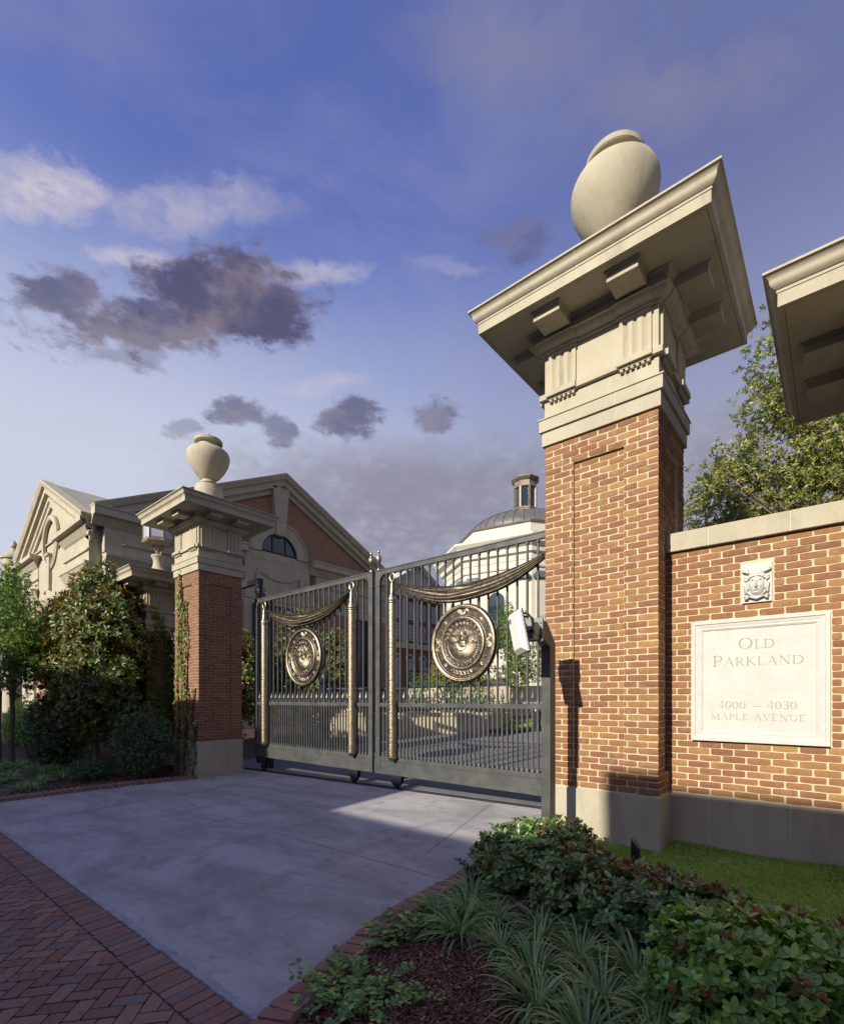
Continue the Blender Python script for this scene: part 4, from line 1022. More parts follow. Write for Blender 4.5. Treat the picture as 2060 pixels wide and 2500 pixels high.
    # wheel carriages
    for cx in ((x0+.38, x1-.52) if x0 < -8 else (x0+.53, x1-.40)):
        g = gz(cx, YG)
        m = MB(); pr = [(-.13, LB-.001), (.13, LB-.001), (.13, LB-.07), (.115, LB-.09), (.125, LB-.11), (.11, LB-.14), (.08, LB-.15), (.075, g+.075), (.03, g+.055), (-.03, g+.055), (-.075, g+.075), (-.08, LB-.15), (-.11, LB-.14), (-.125, LB-.11), (-.115, LB-.09), (-.13, LB-.07)]
        for yy in (-.040, .028): m.rings([[(cx+a, YG+yy+k, b) for a, b in pr] for k in (0, .012)])
        m.build('wheel_bracket', 'darksteel', R)
        MB().lathe((cx, YG, g+.062), [(.0, -.022), (.050, -.022), (.052, -.008), (.043, 0), (.052, .008), (.050, .022), (.0, .022)], 20, 'y').build('wheel', 'darksteel', R, smooth=True)
    bm = MB()
    for a in (x0+w/2, x1-w/2):
        for zz in (.66, .60, .42, .36): bm.lathe((a-.025, YG-d-.0005, zz), [(.0, -.006), (.006, -.005), (.007, 0)], 8, 'y')
    bm.build('bolts', 'bronze', R)
    return R
g1 = leaf('left sliding gate leaf, dark grey pickets with bronze seal, nearer the ivy pillar', -10.78, -6.69, -8.735, (-10.24, -7.19))
g2 = leaf('right sliding gate leaf with bronze seal and swag, partly hidden by the near brick pillar', -6.60, -2.51, -4.555, (-6.10, -3.01))
top_finial(-6.745, YG, GZ1+.012, g1); top_finial(-6.545, YG, GZ1+.012, g2)
top_finial(-10.73, YG, GZ1+.012, g1)
# guide posts behind the left leaf
R = thing('guide_post', (-10.92, 6.86, -.1), 'dark steel gate guide post pair with bronze finial behind the left pillar', 'gate post')
for x in (-10.97, -10.70): MB().box(x-.05, x+.05, 6.80, 6.90, -.1, 4.10).build('post', 'darksteel', R, bevel=.004)
MB().box(-10.919, -10.751, 6.82, 6.88, 4.0, 4.07).build('crossbar', 'darksteel', R); MB().box(-10.919, -10.751, 6.82, 6.88, 1.5, 1.57).build('crossbar', 'darksteel', R)
top_finial(-10.97, 6.85, 4.10, R)
R = thing('steel_portal', (-12.2, 7.3, -.1), 'black steel frame standing behind the left gate pillar', 'frame')
MB().box(-13.2, -13.08, 7.25, 7.37, -.1, 4.80).build('post', 'darksteel', R); MB().box(-12.02, -11.90, 7.25, 7.37, -.1, 4.80).build('post', 'darksteel', R)
MB().box(-13.2, -11.90, 7.24, 7.38, 4.801, 4.94).build('lintel', 'darksteel', R)
# gate track
R = thing('gate_track', (-6.6, YG, 0), 'steel gate track let into the concrete across the driveway', 'track')
m = MB()
for sg in (-1, 1):
    a = [(x, YG+sg*.045+k, gz(x, YG)+.004+h) for x in (-12.2, -2.2) for k, h in ((-.012, 0), (.012, 0), (.012, .012), (-.012, .012))]
    m.rings([a[:4], a[4:]])
m.build('rail', 'darksteel', R)
MB().rings([[(x, YG+k, gz(x, YG)+h) for k, h in ((-.032, .001), (.032, .001), (.032, .005), (-.032, .005))] for x in (-12.2, -2.2)]).build('channel', 'black_rubber', R)

# ---------------------------------------------------------------- card reader post
def reader():
    x0, x1, y0, y1 = -2.286, -2.187, 4.57, 4.69; zg = gz(-2.23, 4.6)
    R = thing('reader_post', (-2.236, 4.63, zg-.05), 'grey steel post in front of the near pillar holding a white gate antenna', 'post')
    prof = [(y0, zg-.05), (y1, zg-.05), (y1, 2.25), (y1-.19, 2.455), (4.415, 2.455), (4.415, 2.285), (y0, 2.205)]
    MB().rings([[(x, a, b) for a, b in prof] for x in (x0, x1)]).build('post_body', 'gate', R, bevel=.003)
    MB().box(-2.405, x1+.004, 4.395, 4.4145, 2.255, 2.485).build('mounting_plate', 'grey_metal', R, bevel=.003)
    bm = MB()
    for a in (-2.39, -2.20):
        for b in (2.30, 2.43): bm.lathe((a, 4.3945, b), [(.0, -.007), (.007, -.006), (.008, 0)], 10, 'y')
    bm.build('bolts', 'darksteel', R)
    MB().cbox((-2.275, 4.33, 2.315), (.125, .13, .10)).build('bracket', 'grey_metal', R, bevel=.008)
    for dx in (-.070, .055): MB().lathe((-2.275+dx, 4.32, 2.37), [(.0, 0), (.062, 0), (.062, .016), (.0, .016)], 20, 'x').build('pivot', 'grey_metal', R)
    for k, (s_, r) in enumerate(((.0, .009), (.03, .007))):
        pts = [(-2.335+s_, 4.20, 2.475), (-2.29+s_, 4.20, 2.505-k*.03), (-2.235+s_, 4.21, 2.495-k*.03), (-2.205+s_*.5, 4.22, 2.43), (-2.215+s_*.5, 4.24, 2.36), (-2.255+s_*.5, 4.26, 2.325)]
        P = [Vector(p) for p in pts]; q = []
        for i in range(len(P)-1):
            p0, p1, p2, p3 = P[max(i-1, 0)], P[i], P[i+1], P[min(i+2, len(P)-1)]
            for t in (0, .25, .5, .75): q.append(.5*((2*p1)+(p2-p0)*t+(2*p0-5*p1+4*p2-p3)*t*t+(3*p1-p0-3*p2+p3)*t**3))
        MB().tube(q, r, 8).build('cable', 'black_rubber', R, smooth=True)
    A = thing('antenna_box', (-2.31, 4.13, 2.32), 'white tilted flat antenna box mounted beside the reader post', 'antenna')
    n = Vector((-.46, -.82, -.10)).normalized(); upv = Vector((-.25, -.10, .93)); upv = (upv-n*upv.dot(n)).normalized(); rt = upv.cross(n).normalized()
    c = Vector((-2.305, 4.14, 2.32)); f = lambda a, b, o: c+rt*a+upv*b+n*o
    hw, hh = .100, .205
    ring = lambda w_, h_, o: [f(-w_, -h_, o), f(w_, -h_, o), f(w_, h_, o), f(-w_, h_, o)]
    MB().rings([ring(hw-.005, hh-.005, -.026), ring(hw, hh, -.020), ring(hw, hh, .0), ring(hw-.004, hh-.004, .005), ring(hw-.035, hh-.045, .045)]).build('case', 'white_metal', A, bevel=.003)
    MB().rings([ring(hw+.003, hh+.003, -.031), ring(hw+.003, hh+.003, -.0265)]).build('back_flange', 'darksteel', A)
    sm = MB()
    for s_ in (-1, 1):
        for k in range(10): sm.cbox(f(s_*(hw+.0005), -hh+.025+k*.039, -.010), (.005, .005, .005))
    sm.build('screws', 'darksteel', A)
    MB().rings([[f(-.06, .10, .0455), f(-.015, .10, .0455), f(-.015, .14, .0455), f(-.06, .14, .0455)], [f(-.06, .10, .049), f(-.015, .10, .049), f(-.015, .14, .049), f(-.06, .14, .049)]]).build('label_plate', 'grey_metal', A)
reader()
# bollard light
R = thing('bollard_light', (-1.29, 4.3, .1), 'short dark tube light with slanted top standing in the clipped shrubs', 'garden light')
rs = []
for h in (0, 1):
    ring = []
    for k in range(24):
        a = k*math.pi/12; x = .038*math.cos(a); y = .038*math.sin(a); ring.append((-1.29+x, 4.3+y, .05 if not h else .485-x*1.0*.75-max(0, x)*.6))
    rs.append(ring)
MB().rings(rs).build('tube', 'darksteel', R, smooth=True)

# ================================================================ ground, driveway, paving
def sheet(name, pts, dz, mat, kind='structure', label=None, sub=0):
    """polygon on the sloping site plane"""
    m = MB(); n = len(pts)
    m.add([(x, y, gz(x, y)+dz) for x, y in pts], [tuple(range(n))])
    o = m.build(name, mat, None, (0, 0, 0), fix=False); o['kind'] = kind; return o
def grid_ground():
    xs = [-400, -120, -60, -40, -30, -24, -20, -16, -13, -10, -6, -2, 2, 6, 12, 30, 120, 400]; ys = [-300, -60, -20, -10, 0, 6, 12, 20, 30, 45, 60, 120, 400]
    V = [(x, y, float(gz(x, y))-.06) for y in ys for x in xs]; nx = len(xs)
    F = [(j*nx+i, j*nx+i+1, (j+1)*nx+i+1, (j+1)*nx+i) for j in range(len(ys)-1) for i in range(nx-1)]
    m = MB(); m.add(V, F); o = m.build('ground', 'soil', None, (0, 0, 0), fix=False); o['kind'] = 'structure'
grid_ground()
drive = [(-40, 1.445), (-13.0, 1.445), (-2.328, 1.445), (-2.36, 1.61), (-2.48, 2.05), (-2.60, 2.5), (-2.645, 2.9), (-2.65, 3.9), (-2.60, 5.0), (-2.55, 6.9), (-6.5, 6.9), (-10.8, 6.9), (-13, 6.9)]
def driveway():
    m = MB()
    top = [(-13.0, 1.445), (-2.322, 1.445), (-2.36, 1.61), (-2.48, 2.05), (-2.60, 2.5), (-2.645, 2.9), (-2.65, 3.9), (-2.60, 5.0), (-2.0, 5.1), (-2.0, 6.36), (-13.0, 6.36)]
    m.rings([[(x, y, gz(x, y)-.08) for x, y in top], [(x, y, gz(x, y)) for x, y in top]])
    m.build('driveway', 'concrete', None, (0, 0, 0))['kind'] = 'structure'
    m = MB(); t2 = [(-13.0, 6.60), (-2.0, 6.60), (-1.0, 14), (-4, 30), (-14, 40), (-20, 26), (-16.5, 14.0), (-13.0, 12.5)]
    m.rings([[(x, y, gz(x, y)-.08) for x, y in t2], [(x, y, gz(x, y)) for x, y in t2]]); m.build('inner_driveway', 'asphalt', None, (0, 0, 0))['kind'] = 'structure'
    m = MB(); m.rings([[(x, y, gz(x, y)+h) for x, y in ((-13.0, 6.361), (-2.0, 6.361), (-2.0, 6.599), (-13.0, 6.599))] for h in (-.08, .0)])
    m.build('track_slab', 'concrete', None, (0, 0, 0))['kind'] = 'structure'
driveway()
def joint(name, pts, w, mat, dz):
    m = MB(); P = [Vector((x, y, 0)) for x, y in pts]; L = []; Rr = []
    for i, p in enumerate(P):
        d = (P[min(i+1, len(P)-1)]-P[max(i-1, 0)]).normalized(); q = Vector((-d.y, d.x, 0)); ww = w*random.uniform(.6, 1.3)/2
        L.append((p.x+q.x*ww, p.y+q.y*ww, gz(p.x, p.y)+dz)); Rr.append((p.x-q.x*ww, p.y-q.y*ww, gz(p.x, p.y)+dz))
    m.rings([L, Rr], False, False); o = m.build(name, mat, None, (0, 0, 0), fix=False); o['kind'] = 'structure'
def wob(x0, y0, x1, y1, n, a):
    return [(x0+(x1-x0)*i/n+random.uniform(-a, a), y0+(y1-y0)*i/n+random.uniform(-a, a)) for i in range(n+1)]
M['jointline'] = mottled('joint_dirt', (.24, .235, .235), (.18, .175, .175), .95, 20, 60, bs=0)
M['scratch'] = mottled('pale_scratch', (.50, .48, .44), (.40, .39, .37), .9, 20, 60, bs=0)
M['curb_conc'] = mottled('rough_concrete_edge', (.44, .43, .45), (.32, .31, .33), .9, 5, 60, (.24, .23, .22), .8, .01)
joint('driveway_joint', wob(-6.79, 1.5, -6.54, 6.3, 60, .004), .008, 'jointline', .003)
joint('driveway_joint', wob(-11.6, 3.6, -2.66, 3.55, 90, .004), .006, 'jointline', .003)
joint('driveway_joint', wob(-3.34, 4.0, -4.0, 6.34, 40, .004), .011, 'jointline', .003)
joint('driveway_scratch', wob(-7.0, 5.28, -3.5, 5.12, 40, .005), .008, 'scratch', .003)
joint('driveway_scratch', wob(-6.6, 5.85, -3.0, 5.72, 40, .005), .008, 'scratch', .003)
joint('driveway_scratch', wob(-4.22, 5.28, -3.98, 5.0, 10, .004), .012, 'scratch', .003)
# ragged raised concrete lip between paving and driveway
m = MB(); A = []; B = []; Cc = []; D = []
for i in range(330):
    x = -13+i*.0325
    if x > -2.30: break
    r = random.uniform(-.006, .006); zz = gz(x, 1.445)
    A.append((x, 1.408+r, zz-.03)); B.append((x, 1.415+r, zz+.004+random.uniform(-.003, .003))); Cc.append((x, 1.450+random.uniform(-.008, .008), zz+.007+random.uniform(-.002, .003))); D.append((x, 1.475+random.uniform(-.012, .012), zz+.0005))
m.rings([A, B, Cc, D], False, False); o = m.build('driveway_lip', 'curb_conc', None, (0, 0, 0), fix=False); o['kind'] = 'structure'

# ---- herringbone paving with soldier course
PV = thing('brick_paving', (-4, .8, 0), 'dark red herringbone brick paving along the front of the driveway', 'paving'); PV['kind'] = 'structure'
m = MB(); m.rings([[(x, y, gz(x, y)+h) for x, y in ((-13, -1.5), (1.5, -1.5), (1.5, 1.42), (-13, 1.42))] for h in (-.1, -.012)]); m.build('joint_sand', 'sand', PV)
def plane_rot(rz):
    n = Vector((-.022, -.03, 1)).normalized(); R0 = Matrix.Rotation(rz, 3, 'Z')
    q = Vector((0, 0, 1)).rotation_difference(n).to_matrix()
    return q @ R0 @ Matrix.Rotation(-math.pi/2, 3, 'X')     # template front (-Y) faces up
items = []; cuts = []
BL, BW = .200, .0985
x = -12.9
while x < -2.26:                                   # soldiers
    w = .0955*random.uniform(.96, 1.04); c = (x+w/2, 1.302+random.uniform(-.004, .004), gz(x, 1.3)-.022+random.uniform(-.003, .002))
    items.append((c, (w-.007, .05, .213), 0, (0, 0, 1), plane_rot(random.uniform(-.015, .015)))); x += w
ca = math.radians(45+3)
for a in range(-90, 60):
    for b in range(-90, 60):
        # classic herringbone on a lattice of step BW
        k = (a-b) % 4
        if k not in (0, 3): continue
        if k == 0: u, v, ln = (a+1)*BW, (b+.5)*BW, 0
        else: u, v, ln = (a+.5)*BW, (b+1)*BW, 1
        X = -4.5+u*math.cos(ca)-v*math.sin(ca); Y = .2+u*math.sin(ca)+v*math.cos(ca)
        if not (-9.5 < X < -1.2 and -.6 < Y < 1.30): continue
        rz = ca+(math.pi/2 if ln else 0); L = BW*2-.008; cut = 0
        # trim bricks against the soldier course edge at y = 1.188
        hx, hy = L/2*abs(math.cos(rz)), L/2*abs(math.sin(rz)); reach = Y+hy+BW/2*abs(math.cos(rz))
        if reach > 1.188:
            q = []; cr, sr = math.cos(rz), math.sin(rz)
            for a_, b_ in ((-.5, -.5), (.5, -.5), (.5, .5), (-.5, .5)): q.append((X+a_*L*cr-b_*(BW-.008)*sr, Y+a_*L*sr+b_*(BW-.008)*cr))
            out = []
            for i in range(4):
                p, r_ = q[i], q[(i+1) % 4]
                if p[1] <= 1.186: out.append(p)
                if (p[1] <= 1.186) != (r_[1] <= 1.186):
                    t_c = (1.186-p[1])/(r_[1]-p[1]); out.append((p[0]+(r_[0]-p[0])*t_c, 1.186))
            if len(out) > 2 and max(p[1] for p in out)-min(p[1] for p in out) > .02: cuts.append(out)
            continue
        items.append(((X, Y, gz(X, Y)-.022+random.uniform(-.003, .002)), (L, .05, BW-.008), 0, (0, 0, 1), plane_rot(rz+random.uniform(-.012, .012))))
lay_bricks(PV, items, 'paver', 'paver', 240)
cuts.sort(key=lambda c: -vis((c[0][0], c[0][1], 0)))
for c in cuts[:60]:
    dz = random.uniform(-.002, .003); m = MB(); m.rings([[(x, y, gz(x, y)-.04) for x, y in c], [(x, y, gz(x, y)+.001+dz) for x, y in c]]); m.build('paver', 'paver', PV)
m = MB()
for c in cuts[60:]: m.rings([[(x, y, gz(x, y)-.04) for x, y in c], [(x, y, gz(x, y)+.001) for x, y in c]])
m.build('paverwork', 'paver', PV)['kind'] = 'stuff'

# ---- brick edgings of the two planting beds
def edging(name, label, path, inward, mat='edging', wd=.20):
    P = [Vector((x, y, 0)) for x, y in path]
    R = thing(name, (P[0].x, P[0].y, gz(P[0].x, P[0].y)), label, 'edging'); items = []
    bed = MB(); L = []; Rr = []
    for i, p in enumerate(P):
        d = (P[min(i+1, len(P)-1)]-P[max(i-1, 0)]).normalized(); q = Vector((-d.y, d.x, 0))*inward
        L.append((p.x+q.x*.006, p.y+q.y*.006)); Rr.append((p.x+q.x*(wd-.01), p.y+q.y*(wd-.01)))
    bed.rings([[(a[0], a[1], gz(*a)-.06) for a in L], [(a[0], a[1], gz(*a)+.040) for a in L], [(a[0], a[1], gz(*a)+.062) for a in Rr], [(a[0], a[1], gz(*a)-.06) for a in Rr]], False, False)
    bed.build('mortar_bed', 'edge_mortar', R)
    for i in range(len(P)-1):
        d = P[i+1]-P[i]; n = max(1, round(d.length/.105)); u = d.normalized(); q = Vector((-u.y, u.x, 0))*inward; rz = math.atan2(u.y, u.x)
        for k in range(n):
            c = P[i]+d*((k+.5)/n)+q*(wd/2); z = gz(c.x, c.y)+.040+random.uniform(-.004, .004)
            Rm = Matrix.Rotation(rz, 3, 'Z') @ Matrix.Rotation(-math.pi/2+.10*inward, 3, 'X')
            items.append(((c.x, c.y, z), (d.length/n-.013, .07, wd), 0, (0, 0, 1), Rm))
    lay_bricks(R, items, mat, 'brick', 200)
edging('brick_edging', 'worn brick edging between concrete and the mulch bed with grassy tufts in front', [(-2.04, .7), (-2.24, 1.2), (-2.335, 1.47), (-2.36, 1.61), (-2.48, 2.05), (-2.60, 2.5), (-2.645, 2.9), (-2.65, 3.9), (-2.60, 4.6)], -1)
edging('brick_edging', 'brick edging along the left planting bed under the magnolia', [(-11.85, .5), (-11.65, 1.85), (-11.47, 2.96), (-11.22, 3.97), (-10.84, 4.90), (-10.80, 5.05)], 1)
# ================================================================ foliage
def unit(a): return a/np.maximum(np.linalg.norm(a, axis=-1, keepdims=True), 1e-9)
def leaf_arrays(P, D, N, L, W, K=1, droop=.25, fold=.22):
    """leaves as folded blades. K=1: 5 vertices; K>1: K cross sections of 3"""
    n = len(P); D = unit(D); S = unit(np.cross(D, N)); N = np.cross(S, D); L = np.broadcast_to(L, n)[:, None]; W = np.broadcast_to(W, n)[:, None]
    if K == 1:
        mid = P+D*L*.52-N*L*fold*.5*(W/L); mid = P+D*L*.52-N*W*fold
        tip = P+D*L-N*L*droop*.8
        a = P+D*L*.5+S*W/2; b = P+D*L*.5-S*W/2
        V = np.stack([P, a, tip, b, mid], 1).reshape(-1, 3); o = np.arange(n)[:, None]*5
        F = np.concatenate([o+np.array([[0, 1, 4]]), o+np.array([[1, 2, 4]]), o+np.array([[2, 3, 4]]), o+np.array([[3, 0, 4]])])
        return V, F
    prof = {3: [(.25, .62), (.55, 1.0), (.82, .72)], 2: [(.35, .9), (.72, .85)]}[K]
    vs = [P]
    for t, w in prof:
        c = P+D*L*t-N*L*droop*t*t
        vs += [c+S*W*w/2+N*W*fold*w*.4, c-N*W*fold*.25, c-S*W*w/2+N*W*fold*w*.4]
    vs.append(P+D*L-N*L*droop)
    V = np.stack(vs, 1).reshape(-1, 3); m = len(vs); o = np.arange(n)[:, None]*m; F = []
    F += [o+np.array([[0, 1, 2]]), o+np.array([[0, 2, 3]])]
    for k in range(K-1):
        b = 1+3*k; F += [o+np.array([q]) for q in ([b, b+3, b+4], [b, b+4, b+1], [b+1, b+4, b+5], [b+1, b+5, b+2])]
    b = 1+3*(K-1); F += [o+np.array([[b, m-1, b+1]]), o+np.array([[b+1, m-1, b+2]])]
    return V, np.concatenate(F)
def rdir(n):
    return unit(RNG.normal(size=(n, 3)))
def crown_tips(blobs, n, shell=.45, lump=.22, freq=2.2, gap=.0):
    """shoot tips spread through a set of ellipsoids, denser near an uneven outer surface"""
    B = np.array(blobs, float); vol = B[:, 3]*B[:, 4]*B[:, 5]; pick = RNG.choice(len(B), n, p=vol**.72/np.sum(vol**.72)); b = B[pick]
    d = rdir(n); r = 1-(1-shell)*RNG.random(n)**1.7
    ph = np.sin(d[:, 0]*freq*2.1+b[:, 0]*3)+np.sin(d[:, 1]*freq*2.7+b[:, 1]*2)+np.sin(d[:, 2]*freq*3.1+b[:, 2])+np.sin(d[:, 0]*7+d[:, 2]*6)*.7
    r = r*(1+lump*ph/3)
    P = b[:, :3]+d*r[:, None]*b[:, 3:]
    if gap > 0:
        q = np.sin(P[:, 0]*3.1+1)*np.sin(P[:, 1]*2.7)*np.sin(P[:, 2]*3.7+.5); keep = q > -1+gap*1.2 if False else (q+RNG.normal(0, .12, n)) > (-.6+gap)
        P, d = P[keep], d[keep]
    return P, unit(d*b[:len(d), 3:].mean() if False else d)
def rosettes(P, D, per, L, W, spread=.9, K=1, up=.25, jit=.03, droop=.25):
    n = len(P); i = np.repeat(np.arange(n), per); m = n*per
    ax = unit(D+np.array([0, 0, up])); a = np.cross(ax, rdir(n)); a = unit(a); b = np.cross(ax, a)
    th = np.tile(np.arange(per)*2.4, n)+np.repeat(RNG.random(n)*6, per); tilt = spread*(.35+.9*RNG.random(m))
    dirs = ax[i]*np.cos(tilt)[:, None]+(a[i]*np.cos(th)[:, None]+b[i]*np.sin(th)[:, None])*np.sin(tilt)[:, None]
    base = P[i]-ax[i]*(RNG.random(m)*jit*2)[:, None]+rdir(m)*jit*.4
    N = ax[i]-dirs*np.sum(ax[i]*dirs, 1, keepdims=True)+rdir(m)*.25
    s = .7+.5*RNG.random(m)
    return leaf_arrays(base, dirs, N, L*s, W*s, K, droop)
def join(*vf):
    V = []; F = []; o = 0
    for v, f in vf: V.append(v); F.append(f+o); o += len(v)
    return np.concatenate(V), np.concatenate(F)
def leafobj(name, vf, mat, parent=None, off=(0, 0, 0)):
    me = nmesh(name, vf[0]-np.array(off), vf[1], mat); o = link(name, me, parent, None if parent is not None else off); OFF[o.name] = Vector(off); return o
def tree(name, label, cat, base, blobs, tips, per, L, W, mat, trunk_r, trunk_h, nb=9, group=None, lean=(0, 0), K=1, shell=.45, lump=.22, gap=0, spread=.9, tr_mat='bark', extra=None, droop=.25):
    R = thing(name, base, label, cat, group); b = Vector(base); B = blobs
    m = MB(); top = Vector((b.x+lean[0], b.y+lean[1], b.z+trunk_h))
    pts = [b.lerp(top, k/6)+Vector((random.uniform(-1, 1), random.uniform(-1, 1), 0))*trunk_r*.35*(k > 0) for k in range(7)]; pts[0].z -= .15
    m.tube(pts, [trunk_r*(1.25-.5*k/6) if k else trunk_r*1.5 for k in range(7)], 10); m.build('trunk', tr_mat, R, smooth=True)
    lm = MB()
    for k in range(nb):
        q = B[random.randrange(len(B))]; d = Vector((random.gauss(0, 1), random.gauss(0, 1), random.gauss(.2, .8))).normalized()
        e = Vector(q[:3])+Vector((d.x*q[3], d.y*q[4], d.z*q[5]))*.85; s = pts[random.randint(3, 6)]
        mid = s.lerp(e, .5)+Vector((random.uniform(-.2, .2), random.uniform(-.2, .2), .12))*q[3]*.5
        lm.tube([s, s.lerp(mid, .6), mid, mid.lerp(e, .5), e], [trunk_r*.42, trunk_r*.34, trunk_r*.25, trunk_r*.15, trunk_r*.05], 6)
        for w in range(3):
            e2 = e+Vector((random.gauss(0, .25), random.gauss(0, .25), random.gauss(0, .2)))*q[3]; lm.tube([mid, mid.lerp(e2, .5)+Vector((0, 0, .05)), e2], [trunk_r*.16, trunk_r*.09, trunk_r*.03], 5)
    lm.build('limbs', tr_mat, R)
    P, D = crown_tips(blobs, tips, shell, lump, gap=gap)
    vf = rosettes(P, D, per, L, W, spread, K, droop=droop)
    leafobj('crown', vf, mat, R, base)
    if extra:
        n2, mat2 = extra; P, D = crown_tips(blobs, n2, .85, lump); leafobj('new_growth', rosettes(P, D, per, L, W, spread*.7, K, up=.8), mat2, R, base)
    return R
# ---- right: live oak behind the wall
tree('live_oak', 'leafy oak with yellowing leaves rising behind the brick wall on the right', 'tree', (1.3, 11.2, .3),
     [(-1.95, 11, 5.5, .60, .6, .60), (-1.45, 11, 6.05, .80, .7, .65), (-1.5, 11, 5.1, .80, .7, .6), (-.7, 11, 7.0, .85, .8, .75), (-.75, 11, 7.9, .70, .6, .6), (-.45, 11, 8.7, .60, .6, .5), (-.5, 11, 5.6, 1.1, 1.0, 1.1), (.5, 11, 6.4, 1.3, 1.0, 1.4), (.6, 11, 8.0, 1.1, 1, 1.0), (1.9, 11, 6.4, 1.4, 1.2, 2.0), (-.6, 11.2, 4.4, 1.7, .8, .7), (1.0, 11.1, 4.8, 1.4, .9, .9), (3.4, 11, 6, 1.4, 1.1, 1.9)],
     15000, 9, .076, .027, 'oak', .15, 3.2, 16, lean=(-.2, 0), shell=.2, lump=.28, gap=.04, spread=1.1)
tree('autumn_tree', 'yellow leaved tree far behind the oak above the right wall', 'tree', (1.5, 17, .5), [(.2, 17, 7.3, 1.7, 2, 2.0), (-2.0, 17, 6.3, 1.5, 1.3, 1.1), (3.0, 17, 8, 2.4, 2, 2.6)], 2200, 8, .13, .055, 'yellow', .15, 4, 6, shell=.3, lump=.25)
# ---- left: magnolia and neighbours
def mag(label, base, blobs, tips, red=220, L=.165, W=.062, per=8, tr=.07, th=2.2):
    return tree('magnolia', label, 'tree', base, blobs, tips, per, L, W, 'magnolia', tr, th, 10, 'magnolias planted inside and outside the gate', K=2, shell=.30, lump=.20, spread=1.15, gap=.02, droop=.12)
mag('bushy dark magnolia with glossy leaves, filling the left bed before the low pillar', (-15.0, 4.35, -.2),
    [(-15.3, 4.35, 3.5, 1.5, .95, 1.3), (-14.45, 4.35, 4.35, .85, .7, .9), (-15.3, 4.35, 4.55, .6, .5, .55), (-16.3, 4.35, 4.15, .85, .6, .65), (-17.1, 4.4, 3.3, .9, .6, 1.1), (-13.8, 4.3, 3.1, 1.0, .9, 1.3), (-15.7, 4.35, 2.3, 1.35, 1.0, 1.2), (-14.3, 4.3, 1.7, 1.10, .95, 1.1), (-15.9, 4.2, 1.2, 1.0, .8, .8), (-16.6, 4.35, 3.2, .8, .6, 1.0), (-13.7, 4.3, 2.2, .8, .7, .9), (-17.4, 4.5, 2.2, .9, .6, 1.1), (-13.7, 4.35, 3.9, .6, .5, .6), (-18.0, 4.6, 1.6, .9, .6, 1.0), (-18.5, 4.5, 3.8, .95, .6, .95), (-18.7, 4.5, 2.7, 1.0, .6, 1.1), (-17.5, 4.4, 4.0, .85, .6, .75), (-18.3, 4.3, 3.2, 1.1, .7, 1.2)], 9800, L=.145, W=.054)
tree('young_tree', 'pale green young tree at the left edge of the photo', 'tree', (-17.3, 3.0, -.2), [(-17.4, 3.0, 3.6, 1.1, .9, 1.2), (-17.3, 3.0, 2.5, 1.1, .8, .8), (-17.6, 3.0, 4.8, .6, .5, .8), (-16.7, 3.2, 3.3, .7, .5, .9)], 3000, 9, .085, .03, 'lime', .055, 3.0, 9, 'young trees at the left edge', shell=.15, lump=.3, gap=.15)
tree('young_tree', 'slimmer young tree at the far left edge, its thin trunk cut by the frame', 'tree', (-18.3, 2.9, -.2), [(-18.9, 2.9, 3.6, 1.0, .9, 1.2), (-19.0, 2.9, 4.9, .7, .7, .9)], 900, 9, .09, .032, 'lime', .035, 2.8, 6, 'young trees at the left edge', shell=.15, lump=.3, gap=.1)
def shrub(name, label, cat, blobs, tips, per, L, W, mat, base, K=1, group=None, spread=.9, stems=8, shell=.5, lump=.15, up=.5, droop=.25, extra=None, stem_mat='twig', jit=.03):
    R = thing(name, base, label, cat, group); P, D = crown_tips(blobs, tips, shell, lump)
    keep = P[:, 2] > gz(P[:, 0], P[:, 1])+.01; P, D = P[keep], D[keep]
    leafobj('foliage', rosettes(P, D, per, L, W, spread, K, up, jit, droop), mat, R, base)
    if extra:
        n2, mat2, zmin, tf = extra; P, D = crown_tips(blobs, n2*4, .93, lump); k = tf(P, D); P, D = P[k][:n2], D[k][:n2]
        if len(P): leafobj('new_leaves', rosettes(P, D, per, L*.85, W*.8, spread*.6, K, .9, jit, droop), mat2, R, base)
    sm = MB(); b = Vector(base)
    for k in range(stems):
        q = blobs[random.randrange(len(blobs))]; e = Vector((q[0]+random.uniform(-.8, .8)*q[3], q[1]+random.uniform(-.8, .8)*q[4], q[2]+random.uniform(.1, .8)*q[5])); s = Vector((q[0]+random.uniform(-.3, .3)*q[3], q[1]+random.uniform(-.3, .3)*q[4], gz(q[0], q[1])-.03))
        sm.tube([s, s.lerp(e, .5)+Vector((random.uniform(-.04, .04), random.uniform(-.04, .04), .03)), e], [.010, .007, .003], 5)
    sm.build('stems', stem_mat, R)
    return R
shrub('shrub', 'upright dark green shrub against the ivy pillar foot left of the driveway', 'shrub', [(-12.3, 4.35, .95, .62, .45, .72), (-11.55, 4.55, .7, .42, .35, .6), (-12.7, 4.4, .6, .5, .45, .55), (-11.9, 4.3, .45, .6, .45, .5)], 2200, 8, .060, .022, 'shrub', (-12.1, 4.35, -.15), stems=30, shell=.2, up=1.0, spread=.8, group='dark shrubs in the left bed')
shrub('shrub', 'low spreading dark shrub in the mulch between the magnolia and the brick edging', 'shrub', [(-12.75, 3.55, .08, .55, .45, .32), (-13.1, 3.7, .0, .4, .4, .25)], 900, 7, .055, .02, 'shrub', (-12.8, 3.55, -.17), stems=12, shell=.3, group='dark shrubs in the left bed')
